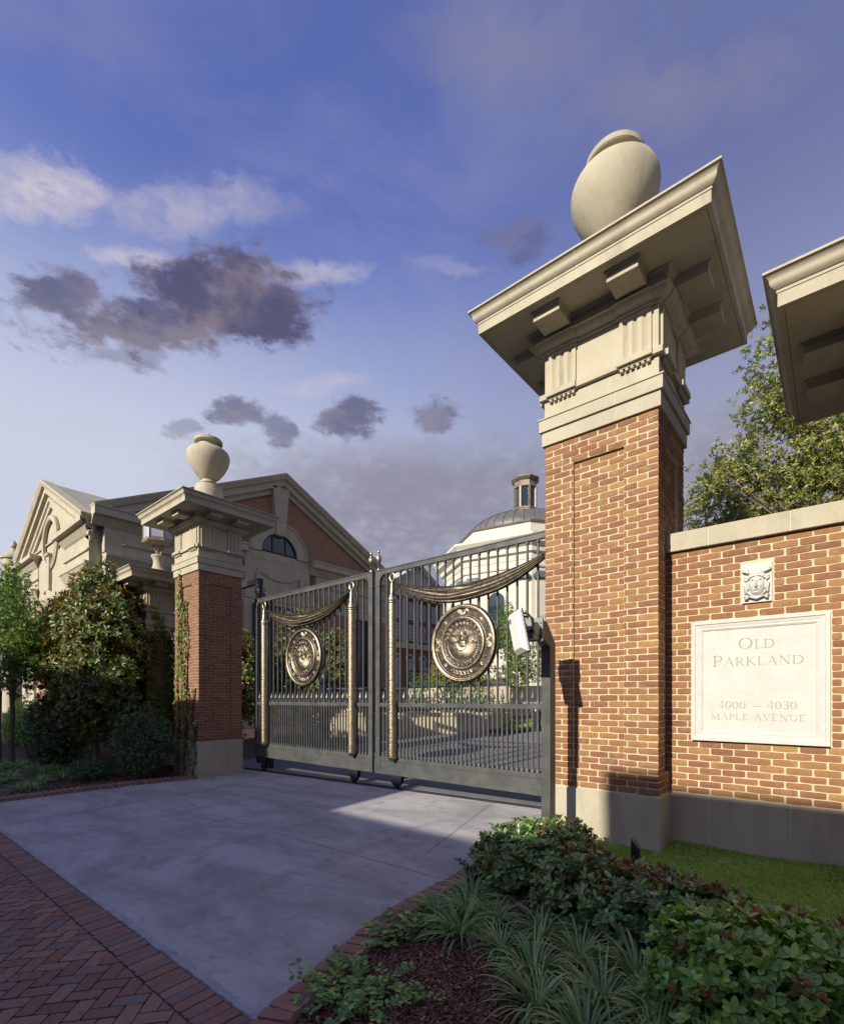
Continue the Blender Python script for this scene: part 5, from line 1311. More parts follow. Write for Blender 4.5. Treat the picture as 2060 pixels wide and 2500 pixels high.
for i, (x, y, r, lab) in enumerate([(-16.6, 3.7, .75, 'dark round shrub under the magnolia beside the young tree trunk'), (-17.6, 4.3, .9, 'dark shrub behind the thin tree trunks at the left edge'), (-19.5, 4.6, 1.1, 'farthest left hedge shrub, partly cut by the frame')]):
    shrub('shrub', lab, 'shrub', [(x, y, .45, r, r*.7, .75), (x-.4, y, 1.1, r*.85, r*.6, .8), (x+.5, y+.2, .7, r*.7, r*.6, .8)], 1900, 7, .085, .035, ('shrub', 'haw_green', 'haw_green')[i], (x, y, -.2), stems=8, shell=.3, group='dark shrubs in the left bed')

for i, (x, y, lab) in enumerate([(-20.6, 4.75, 'rounded green hedge shrub behind the slim tree trunks left of the magnolia'), (-23.8, 4.7, 'rounded hedge shrub at the foot of the stone building at the left edge')]):
    shrub('shrub', lab, 'shrub', [(x, y, .55, 1.5, .8, 1.0), (x-1.3, y, .6, 1.2, .7, 1.0), (x+1.0, y+.1, .4, 1.0, .7, .9)], 2300, 7, .10, .042, ('shrub', 'haw_green')[i % 2], (x, y, -.2), stems=6, shell=.3, group='dark shrubs in the left bed')

# ---- clipped hawthorn row on the right
def HW(label, blobs, tips, mat='haw', extra=None, L=.062, W=.030):
    x, y = blobs[0][0], blobs[0][1]
    shrub('clipped_shrub', label, 'shrub', blobs, tips, 7, L, W, mat, (x, y, float(gz(x, y))), K=3, group='clipped shrubs beside the driveway', spread=1.05, stems=14, shell=.55, lump=.10, up=.9, droop=.18, extra=extra, jit=.02)
red = lambda P, D: (D[:, 2] > .35) & (RNG.random(len(P)) < .9)
redback = lambda P, D: (D[:, 2] > .2) & (D[:, 1] > -.4)
HW('first clipped shrub beside the driveway at the foot of the reader post', [(-2.12, 3.95, .30, .44, .52, .30), (-2.02, 4.35, .30, .42, .35, .27), (-2.2, 3.75, .22, .38, .40, .24)], 980, extra=(40, 'haw_red', .4, red))
HW('second clipped shrub of the row, blue green, left of the tube light', [(-1.52, 3.72, .27, .42, .46, .26), (-1.72, 3.92, .27, .35, .38, .25), (-1.45, 3.45, .2, .36, .3, .22)], 880, extra=(34, 'haw_red', .4, red))
HW('third clipped shrub with rusty red leaf tips in front of the lawn', [(-.98, 3.62, .27, .44, .42, .25), (-.66, 3.55, .26, .36, .36, .24), (-1.15, 3.38, .2, .38, .30, .2)], 900, extra=(150, 'haw_red', .3, redback))
HW('bright green shrub in the bottom right corner', [(-.40, 3.05, .30, .42, .42, .28), (-.12, 3.08, .30, .40, .42, .26), (-.40, 2.85, .20, .40, .36, .24)], 1050, 'haw_green', (40, 'haw_red', .3, red), .060, .030)
HW('last shrub of the row, cut off by the right edge of the photo', [(.22, 3.42, .28, .42, .40, .25), (.28, 2.95, .28, .40, .40, .26), (-.12, 3.42, .27, .34, .3, .24)], 900, 'haw_green', (60, 'haw_red', .3, red), .060, .030)

# ---- liriope tufts
def tuft_mesh(seed, n=125, L=.36, w=.0115):
    rs = np.random.default_rng(seed); K = 7; a = rs.random(n)*2*math.pi; r0 = rs.random(n)**.5*.05; lean = .10+.85*rs.random(n); Ls = L*(.55+.6*rs.random(n)); curl = 1.1+1.7*rs.random(n)
    V = []; t = np.linspace(0, 1, K)
    h = np.stack([np.cos(a), np.sin(a)], 1)
    P = np.zeros((n, K, 3)); ang = lean.copy(); P[:, 0, :2] = h*r0[:, None]; P[:, 0, 2] = -.02
    for k in range(1, K):
        st = Ls/(K-1); P[:, k, :2] = P[:, k-1, :2]+h*(np.sin(ang)*st)[:, None]; P[:, k, 2] = P[:, k-1, 2]+np.cos(ang)*st; ang = ang+curl/(K-1)*(.6+.8*k/K)
    P[:, :, 2] = np.maximum(P[:, :, 2], .006+.02*rs.random((n, 1)))
    S = np.stack([-h[:, 1], h[:, 0], 0*a], 1)[:, None, :]+rs.normal(0, .25, (n, 1, 3)); ww = (w*(.7+.6*rs.random(n)))[:, None]*np.array([.7, 1, 1, .95, .8, .5, .06])[None]
    A = P+S*ww[:, :, None]/2; B = P-S*ww[:, :, None]/2
    VV = np.stack([A, B], 2).reshape(-1, 3); o = np.arange(n)[:, None, None]*2*K+np.arange(K-1)[None, :, None]*2
    F = (o+np.array([0, 1, 3, 2])[None, None]).reshape(-1, 4); return nmesh('grass_tuft', VV, F, 'liriope')
TU = [tuft_mesh(s) for s in range(5)]+[tuft_mesh(9, 55, .22, .006)]
lir = [(-2.345, 2.916), (-1.98, 2.744), (-1.889, 3.03), (-1.645, 2.74), (-1.53, 3.06), (-1.36, 2.62), (-1.20, 2.92), (-1.20, 2.36), (-.95, 2.62), (-.86, 2.93), (-.66, 2.60), (-.90, 2.25), (-2.24, 3.26), (-.62, 2.33), (-.42, 2.42), (-2.10, 3.0)]
TL = ['hanging over the driveway edging where the brick edge bends', 'one step in from the edging, beside the overhanging tuft', 'close in front of the first clipped shrub', 'alone in the mulch below the first clipped shrub', 'close under the blue green second shrub', 'in the middle of the bed, left of the bare mulch',
 'tucked under the red-tipped shrub', 'nearest the camera in the middle of the bed', 'between the red-tipped shrub and the bright green corner shrub', 'at the left foot of the bright green corner shrub', 'against the front of the corner shrub',
 'at the bottom edge of the photo, left of the corner shrub', 'farthest back, between the edging and the first clipped shrub', 'at the bottom edge of the photo under the corner shrub', 'lowest and farthest right of the bed tufts', 'just behind the tuft that is one step in from the edging']
for i, (x, y) in enumerate(lir):
    o = link('grass_tuft', TU[i % 5], None, (x, y, float(gz(x, y))+.03)); o.rotation_euler = (0, 0, i*1.7); s = .76+.26*random.random(); o.scale = (s, s, s*.92)
    tag(o, 'strap-leaved grass tuft '+TL[i], 'grass tuft', 'strap leaved tufts in the right bed')
for i in range(34):
    x = -12.3-5.0*random.random(); y = 1.8+1.7*random.random()
    if x > -12.9 and y > 3.0: continue
    o = link('grass_tuft', TU[i % 5], None, (x, y, float(gz(x, y))+.02)); o.rotation_euler = (0, 0, i*1.3); s = .8+.4*random.random(); o.scale = (s, s, s)
    tag(o, 'strap-leaved grass tuft in the left bed in front of the magnolia', 'grass tuft', 'strap leaved tufts in the left bed')

# ---- jasmine sprigs
def sprig_mesh(seed):
    rs = np.random.default_rng(seed); P = []; D = []; m = MB()
    for k in range(6):
        a = rs.random()*6.28; L = .10+.12*rs.random(); p = Vector((0, 0, 0)); d = Vector((math.cos(a), math.sin(a), .7)).normalized(); pts = [p.copy()]
        for q in range(5):
            p = p+d*L/5; d = (d+Vector((rs.normal(0, .2), rs.normal(0, .2), -.12))).normalized(); pts.append(p.copy())
            for s in (-1, 1):
                sd = d.cross(Vector((0, 0, 1))).normalized()*s; P.append(tuple(p)); D.append(tuple((sd+d*.5+Vector((0, 0, .25))).normalized()))
        m.tube(pts, .0022, 4)
    P = np.array(P); D = np.array(D); v, f = leaf_arrays(P, D, np.tile([0, 0, 1.], (len(P), 1))+rdir(len(P))*.3, .034+.018*RNG.random(len(P)), .021+.01*RNG.random(len(P)), 3, .15)
    me = nmesh('creeper_sprig', v, f, 'jasmine'); return me
SP = [sprig_mesh(s) for s in range(4)]
js = [(-2.15, 1.66), (-2.03, 1.77), (-2.127, 2.0), (-1.954, 2.03), (-1.76, 1.98), (-2.37, 2.50), (-2.17, 2.47), (-1.88, 1.80), (-2.27, 2.62), (-2.05, 1.88), (-1.98, 1.64), (-2.22, 1.80), (-2.30, 2.36)]
for i, (x, y) in enumerate(js):
    o = link('creeper_sprig', SP[i % 4], None, (x, y, float(gz(x, y))+.04)); o.rotation_euler = (random.uniform(-.2, .2), random.uniform(-.2, .2), i*1.1); s = .8+.5*random.random(); o.scale = (s, s, s)
    tag(o, 'small round-leaved creeper sprig in the mulch near the bottom of the photo', 'creeper', 'creeper sprigs in the mulch')

# ---- mulch beds, chips, lawn
def bed(name, pts, dz, mat, n=1):
    m = MB(); m.rings([[(x, y, gz(x, y)-.1) for x, y in pts], [(x, y, gz(x, y)+dz) for x, y in pts]]); o = m.build(name, mat, None, (0, 0, 0)); o['kind'] = 'structure'
RB = [(-2.15, 1.30), (-1.9, .7), (2.2, .7), (2.2, 5.54), (-2.3, 5.54), (-2.3, 5.0), (-2.42, 4.6), (-2.46, 3.9), (-2.455, 2.9), (-2.41, 2.5), (-2.29, 2.05), (-2.17, 1.61)]
bed('mulch_bed', RB, .028, 'soil')
bed('left_planting_bed', [(-12.02, .5), (-11.82, 1.9), (-11.64, 3.0), (-11.40, 4.03), (-10.99, 5.0), (-11.0, 6.2), (-45, 7.0), (-45, .5)], .028, 'soil')
def chips(name, x0, x1, y0, y1, n, s, inside, dz):
    x = x0+(x1-x0)*RNG.random(n); y = y0+(y1-y0)*RNG.random(n); k = inside(x, y); x, y = x[k], y[k]; m = len(x)
    P = np.stack([x, y, gz(x, y)+dz+.014*RNG.random(m)], 1); D = unit(np.concatenate([RNG.normal(size=(m, 2)), RNG.normal(0, .35, (m, 1))], 1)); N = unit(np.concatenate([RNG.normal(0, .45, (m, 2)), np.ones((m, 1))], 1))
    S = unit(np.cross(D, N)); L = s*(.5+1.0*RNG.random(m))[:, None]; W = L*(.22+.25*RNG.random(m))[:, None]; U = np.cross(S, D)*L*.12
    V = np.stack([P-D*L/2-S*W/2, P+D*L/2-S*W/2, P+D*L/2+S*W/2, P-D*L/2+S*W/2, P+U], 1).reshape(-1, 3); o = np.arange(m)[:, None]*5
    F = np.concatenate([o+np.array([q]) for q in ([0, 1, 4], [1, 2, 4], [2, 3, 4], [3, 0, 4])]); ob = leafobj(name, (V, F), 'mulch'); ob['kind'] = 'stuff'; ob['label'] = 'loose shredded bark mulch'; return ob
xin = lambda y: np.interp(y, [1.3, 1.61, 2.05, 2.5, 2.9, 3.9, 5.0], [-2.13, -2.16, -2.28, -2.40, -2.445, -2.45, -2.4])
chips('bark_mulch', -2.46, .5, 1.2, 4.4, 46000, .026, lambda x, y: (x > xin(y)+.0) & ((y < 3.7) | (x < -1.9)), .030)
def litter(name, spots, s, mat, lab):
    P = np.array([(x, y, float(gz(x, y))+z) for x, y, z in spots]); n = len(P); D = unit(np.concatenate([RNG.normal(size=(n, 2)), RNG.normal(0, .12, (n, 1))], 1))
    ob = leafobj(name, leaf_arrays(P, D, np.tile([0, 0, 1.], (n, 1))+rdir(n)*.25, s*(.5+RNG.random(n)), s*.4*(.6+.7*RNG.random(n)), 1, -.08, -.15), mat); ob['kind'] = 'stuff'; ob['label'] = lab
M['dry_leaf'] = leaf_mat('dry_leaf', [(0, (.22, .12, .05)), (.5, (.34, .22, .10)), (.8, (.42, .30, .16)), (1, (.25, .24, .10))], .6, .2, .2)
sp = [(random.uniform(-9, -2.8), random.uniform(1.5, 6.3), .003) for _ in range(46)]+[(random.uniform(-7, -1.9), random.uniform(.3, 1.4), .006) for _ in range(60)]
sp += [(-2.62+random.gauss(0, .06)-.05, random.uniform(2.4, 5.0), .003) for _ in range(40)]+[(-11.3+random.uniform(-.1, .5), random.uniform(2, 5), .003) for _ in range(40)]+[(random.uniform(-10.5, -2.8), 6.44+random.gauss(0, .05), .006) for _ in range(80)]
litter('fallen_leaves', sp, .035, 'dry_leaf', 'scattered dry leaf litter on concrete and paving')
litter('bed_litter', [(random.uniform(-2.3, .2), random.uniform(1.4, 3.6), .05) for _ in range(500)], .040, 'dry_leaf', 'dry leaves lying in the mulch bed')
xl = lambda y: np.interp(y, [.5, 1.85, 2.96, 3.97, 5.0], [-12.02, -11.83, -11.65, -11.41, -11.0])
chips('bark_mulch', -17, -11, .8, 5.2, 26000, .045, lambda x, y: x < xl(y)-.0, .030)
def lawn(name, x0, x1, y0, y1, n, h, inside, lab):
    x = x0+(x1-x0)*RNG.random(n); y = y0+(y1-y0)*RNG.random(n); k = inside(x, y); x, y = x[k], y[k]; m = len(x)
    a = RNG.random(m)*6.283; hh = h*(.5+.8*RNG.random(m))*(1+.35*np.sin(x*5+1)*np.sin(y*6)); w = .0032*(1+RNG.random(m)); lean = .2+.8*RNG.random(m)
    b = np.stack([x, y, gz(x, y)+.066], 1); S = np.stack([np.cos(a), np.sin(a), 0*a], 1)*w[:, None]; d = np.stack([-np.sin(a)*lean, np.cos(a)*lean, np.ones(m)], 1)
    V = np.stack([b-S, b+S, b+d*hh[:, None]*.55+S*.8, b+d*(hh*np.array(1.0))[:, None]*np.array([1.25, 1.25, .9])], 1).reshape(-1, 3); o = np.arange(m)[:, None]*4
    F = np.concatenate([o+np.array([[0, 1, 2]]), o+np.array([[0, 2, 3]])]); ob = leafobj(name, (V, F), 'grass'); ob['kind'] = 'stuff'; ob['label'] = lab
M['turf_soil'] = mottled('thatch_soil', (.07, .085, .025), (.05, .055, .02), .95, 12, 90, bs=.6)
LW = [(-2.3, 4.45), (-1.5, 4.25), (-.9, 3.95), (-.2, 3.75), (2.2, 3.75), (2.2, 5.535), (-1.32, 5.535), (-1.32, 5.13), (-2.3, 5.13)]
bed('lawn_base', LW, .064, 'turf_soil')
lawn('lawn_grass', -2.3, 1.2, 3.75, 5.54, 120000, .038, lambda x, y: (y > np.interp(x, [-2.3, -1.5, -.9, -.2], [4.45, 4.25, 3.95, 3.75])) & ~((x < -1.31) & (y > 5.12)), 'mown green lawn beside the brick wall')

# ---- ivy on the left pillars
def ivy(label, axis, plane, spine, n, spread, sgn, zlo, zhi, base, size=.06):
    R = thing('ivy', base, label, 'ivy', 'ivy on the left pillars'); P = []; sm = MB()
    for s, (a0, za, a1, zb, dens) in enumerate(spine):
        pts = []; N = 40
        for k in range(N+1):
            t = k/N; a = a0+(a1-a0)*t+.05*math.sin(t*9+s)+.02*math.sin(t*23+s*2); z = za+(zb-za)*t; pts.append((a, z))
        sm.tube([((a, plane+sgn*.008, z) if axis == 'x' else (plane+sgn*.008, a, z)) for a, z in pts], .005, 5)
        m = int(n*dens); k = RNG.integers(0, N+1, m); q = np.array(pts)[k]; w = spread*(1-.6*k/N)
        A = q[:, 0]+RNG.normal(0, 1, m)*w*.5; Z = q[:, 1]+RNG.normal(0, .04, m); P.append(np.stack([A, Z], 1))
    P = np.concatenate(P); m = len(P); o = plane+sgn*(.012+.06*RNG.random(m)**1.5)
    X = np.stack([P[:, 0], o, P[:, 1]], 1) if axis == 'x' else np.stack([o, P[:, 0], P[:, 1]], 1)
    nn = np.array([0, sgn, 0]) if axis == 'x' else np.array([sgn, 0, 0]); N_ = unit(nn+rdir(m)*.45); D = unit(np.array([0, 0, -1.])+rdir(m)*.7)
    leafobj('leaves', leaf_arrays(X, D, N_, size*(.6+.7*RNG.random(m)), size*.85*(.6+.7*RNG.random(m)), 2, .12), 'ivy', R, base)
    sm.build('vine_stems', 'twig', R)
yp = CLp[1]-HY
ivy('strips of ivy running up the sunlit face of the left gate pillar', 'x', yp, [(-11.75, 0, -11.78, 4.1, 1), (-11.45, 0, -11.40, 3.9, 1), (-11.28, .4, -11.40, 2.3, .5), (-11.6, 2.2, -11.62, 4.65, .55), (-10.95, -.1, -10.86, 1.1, .35), (-11.1, .2, -11.0, 1.9, .4)], 430, .085, -1, 0, 4, (-11.4, yp, -.1))
ivy('thick dark ivy hanging on the low pillar with the lantern', 'y', -13.50, [(5.15, .3, 5.2, 4.1, 1), (5.5, .2, 5.45, 3.8, 1.2), (5.8, .3, 5.7, 3.5, 1), (5.35, 1, 5.9, 3.9, .8)], 560, .16, 1, 0, 4, (-13.5, 5.5, -.1), .075)
ivy('sunlit ivy on the front of the low pillar with the lantern', 'x', 5.03, [(-13.6, .3, -13.65, 4.2, 1), (-13.8, .3, -14.0, 4.0, .8)], 700, .18, -1, 0, 4, (-13.8, 5.0, -.1), .07)
ivy('ivy covering the brick wall between the two left pillars', 'x', 5.55, [(-12.9, .3, -12.8, 3.2, 1), (-13.2, .3, -13.3, 3.3, 1), (-12.4, .3, -12.5, 3.0, .8)], 560, .22, -1, 0, 4, (-12.8, 5.55, -.1), .07)

# ================================================================ left building
BX = -24.0                                    # plane of its long shaded side
def arch_ring(cx, cz, r, a0, a1, n): return [(cx+r*math.cos(math.radians(a0+(a1-a0)*k/n)), cz+r*math.sin(math.radians(a0+(a1-a0)*k/n))) for k in range(n+1)]
def left_building():
    R = thing('pavilion_building', (BX, 7.3, -.3), 'classical building with stone pediments and a brick gable holding a half round window', 'building')
    y0, y1, za, zc = 7.30, 24.8, -1.0, 9.0; ym, zt = 16.05, 13.75
    # main block with an opening for the lunette is simply a recessed pane behind a stone surround
    MB().box(BX-13, BX, y0, y1, za, 8.0).build('wall', 'stone', R)
    # brick tympanum wall with gable
    g = [(y0+.3, 9.35), (y1-.3, 9.35), (ym, zt-.15)]
    MB().rings([[(BX-.6, a, b) for a, b in g], [(BX-.03, a, b) for a, b in g]]).build('brick_tympanum', 'far_brick', R)
    # roof planes
    for a, b in (((y0-.45, 9.72), (ym, zt+.40)), ((ym+.001, zt+.40), (y1+.45, 9.72))):
        MB().rings([[(x, a[0], a[1]), (x, b[0], b[1]), (x, b[0], b[1]-.1), (x, a[0], a[1]-.1)] for x in (BX-13, BX-.001)]).build('roof', 'roof', R)
    rake = [(0, -.75), (.10, -.75), (.10, -.55), (.30, -.48), (.30, -.20), (.42, -.16), (.52, .04), (.52, .12), (0, .12)]
    yl, yr = y0-.55, y1+.55; zl = 9.72
    MB().sweep([(BX, yr, zl), (BX, ym, zt+.42), (BX, yl, zl)], (1, 0, 0), [(o, -h) for o, h in rake]).build('raking_cornice', 'stone', R)
    # entablature along the side, broken for the central panel
    ent = [(0, 9.05), (.06, 9.05), (.10, 9.10), (.28, 9.34), (.28, 9.38), (.50, 9.42), (.50, 9.70), (.55, 9.74), (.55, 9.82), (0, 9.90)]
    for a, b, nm in ((y0-.55, 13.75, 'cornice'), (17.95, y1+.55, 'cornice')):
        MB().rings([[(BX+o, a, z) for o, z in ent], [(BX+o, b, z) for o, z in ent]]).build(nm, 'stone', R)
        MB().box(BX-.3, BX+.02, a+.5, b-.1, 8.001, 9.049).build('frieze', 'stone', R)
        MB().box(BX, BX+.12, a+1.2, b-.35, 8.42, 8.50).build('string_course', 'stone', R)
        MB().rings([[(BX+o, q, z) for o, z in ((0, 7.35), (.05, 7.36), (.10, 7.5), (.22, 7.75), (.26, 7.8), (.26, 7.88), (0, 7.90))] for q in (a+.5, b-.5)]).build('lower_moulding', 'stone', R)
    MB().box(BX-.3, BX+.06, 13.76, 17.94, 7.1, 9.75).build('centre_panel', 'stone', R)
    for a, b in ((14.1, 17.6),): MB().box(BX+.0605, BX+.075, a, b, 9.28, 9.33).build('panel_moulding', 'stone', R)
    # drops and garland
    for q in (14.5, 17.3):
        MB().cbox((BX+.13, q, 8.15), (.12, .28, .72)).build('pendant', 'stone', R, bevel=.02)
        MB().lathe((BX+.13, q, 8.5), [(.10, 0), (.05, .12), (.03, .2), (.05, .24), (0, .28)], 8).build('pendant_top', 'stone', R)
    pts = [(BX+.10, 14.5+2.8*k/14, 8.66-.42*(1-((k-7)/7)**2)) for k in range(15)]
    MB().tube(pts, .035, 6).build('garland', 'stone', R, smooth=True)
    # lunette
    cz, cy = 9.72, 15.85
    outer = arch_ring(cy, cz, 1.78, 0, 180, 24); inner = arch_ring(cy, cz, 1.16, 180, 0, 24)
    mb = MB(); rr = []
    for (a, b), (c, d) in zip(outer, inner[::-1]): rr.append([(BX+.16, a, b), (BX+.16, c, d), (BX-.25, c, d), (BX-.25, a, b)])
    mb.rings(rr); mb.build('arch_surround', 'stone', R)
    o2 = arch_ring(cy, cz, 1.88, 0, 180, 24); rr = []
    for (a, b), (c, d) in zip(o2, outer): rr.append([(BX+.22, a, b), (BX+.22, c, d), (BX-.2, c, d), (BX-.2, a, b)])
    MB().rings(rr).build('arch_moulding', 'stone', R)
    F = MB(); rr = []
    for (a, b), (c, d) in zip(arch_ring(cy, cz, 1.158, 0, 180, 24), arch_ring(cy, cz, 1.09, 0, 180, 24)): rr.append([(BX+.06, a, b), (BX+.06, c, d), (BX-.02, c, d), (BX-.02, a, b)])
    F.rings(rr)
    for q in (-.42, .42): F.box(BX+.001, BX+.06, cy+q-.03, cy+q+.03, cz, cz+1.02)
    F.box(BX-.02, BX+.09, cy-1.15, cy+1.15, cz+.06, cz+.12)
    wf = F.build('window', 'darksteel', R)
    MB().rings([[(BX-.02, a, b) for a, b in arch_ring(cy, cz, 1.12, 0, 180, 24)], [(BX+.01, a, b) for a, b in arch_ring(cy, cz, 1.12, 0, 180, 24)]]).build('pane', 'glass', wf)
    ks = [(-.26, cz+1.05), (.26, cz+1.05), (.52, zt-.28), (-.52, zt-.28)]
    MB().rings([[(BX-.1, cy+a, b) for a, b in ks], [(BX+.30, cy+a, b) for a, b in ks]]).build('keystone', 'stone', R, bevel=.01)
    # ground floor openings and brick along the driveway
    for q, ww in ((10.0, 1.5), (15.85, 3.1), (21.8, 1.5)):
        zb_, zt_ = 2.4, 6.75
        f = MB().box(BX-.02, BX+.02, q-ww/2, q+ww/2, zb_, zt_).build('window', 'glass', R)
        fr = MB(); fr.box(BX+.02, BX+.10, q-ww/2-.07, q-ww/2, zb_-.07, zt_+.07); fr.box(BX+.02, BX+.10, q+ww/2, q+ww/2+.07, zb_-.07, zt_+.07)
        fr.box(BX+.02, BX+.10, q-ww/2, q+ww/2, zt_, zt_+.07); fr.box(BX+.02, BX+.10, q-ww/2, q+ww/2, zb_-.07, zb_)
        for k in range(1, 4): fr.box(BX+.021, BX+.07, q-ww/2+ww*k/4-.025, q-ww/2+ww*k/4+.025, zb_, zt_)
        fr.box(BX+.021, BX+.068, q-ww/2, q+ww/2, 4.9, 4.96); fr.build('frame', 'darksteel', f)
    for a, b in ((7.9, 9.1), (10.9, 13.7), (18.0, 20.9), (22.7, 24.4)):
        MB().box(BX, BX+.05, a, b, .6, 6.9).build('brick_panel', 'far_brick', R)
    MB().box(BX, BX+.12, 7.3, 24.8, -1.0, .6).build('plinth', 'stone', R)
    # front pavilion with the broken pediment
    px0, px1, py = -36.6, -24.55, 6.83; pm = -30.55; zl2, zp = 9.35, 12.35
    MB().box(px0, px1, py+.02, y0-.001, za, 9.0).build('pavilion_wall', 'stone', R)
    tg = [(px0+.2, 8.9), (px1-.2, 8.9), (pm, zp-.2)]
    MB().rings([[(a, py+.1, b) for a, b in tg], [(a, y0+6, b) for a, b in tg]]).build('pediment_field', 'stone', R)
    for a, b in (((px0-.55, zl2+.06), (pm, zp+.28)), ((pm+.001, zp+.28), (px1+.55, zl2+.06))):
        MB().rings([[(a[0], yy, a[1]), (b[0], yy, b[1]), (b[0], yy, b[1]-.1), (a[0], yy, a[1]-.1)] for yy in (py+.101, 12.0)]).build('pediment_roof', 'roof', R)
    rk = [(0, -1.05), (.12, -1.05), (.12, -.85), (.20, -.80), (.20, -.62), (.08, -.60), (.08, -.52), (.34, -.46), (.34, -.22), (.46, -.18), (.56, .02), (.56, .10), (0, .10)]
    MB().sweep([(px0-.6, py+.1, zl2+.02), (pm, py+.1, zp+.24), (px1+.6, py+.1, zl2+.02)], (0, -1, 0), rk).build('raking_cornice', 'stone', R)
    for a, b in ((px0-.05, px0+3.6), (px1-3.4, px1+.05)):
        e2 = [(.0, 7.0), (.02, 7.0), (.02, 7.05), (.06, 7.12), (.20, 7.42), (.24, 7.45), (.24, 7.56), (.02, 7.6), (.02, 8.05), (.10, 8.06), (.10, 8.13), (.02, 8.14), (.02, 8.72), (.08, 8.78), (.26, 9.05), (.26, 9.10), (.46, 9.13), (.46, 9.34), (.0, 9.40)]
        MB().rings([[(q+(o if q == b else -o), py+.2-.2-o, z) for o, z in e2]+[(q+(.0), py+.5, 9.4), (q, py+.5, 7.0)] for q in (a, b)]).build('entablature_block', 'stone', R)
        MB().box(a+.4, b-.5, py-.08, py+.05, -.5, 6.98).build('pilaster', 'stone', R)
    md = arch_ring(pm, 9.6, 1.12, 0, 360, 36)[:-1]
    MB().sweep([(a, py+.06, b) for a, b in md], (0, -1, 0), [(0, 0), (.14, 0), (.18, -.08), (.12, -.16), (.12, -.26), (0, -.26)], closed=True).build('round_medallion', 'stone', R)
    k2 = [(-.20, 8.9), (.20, 8.9), (.14, 7.2), (-.14, 7.2)]
    MB().rings([[(pm+a, py-.12, b) for a, b in k2], [(pm+a, py+.1, b) for a, b in k2]]).build('console', 'stone', R)
    MB().box(pm-.28, pm+.28, py-.2, py+.1, 8.9, 9.02).build('console_cap', 'stone', R)
    MB().box(px0+3.7, px1-3.5, py-.02, py+.05, .8, 6.6).build('brick_panel', 'far_brick_front', R)
    return R
left_building()
R = thing('stone_finial', (-46.5, 8.5, 0), 'distant stone chimney finial at the left edge behind the pediment', 'finial')
MB().lathe((-43.2, 7.6, 0), [(.62, -1), (.62, 11.15), (.74, 11.2), (.74, 11.35), (.60, 11.45), (.35, 11.7), (.16, 11.85), (.12, 11.95), (.22, 12.1), (.18, 12.3), (.05, 12.5), (0, 12.55)], 24).build('shaft', 'stone', R, smooth=True)

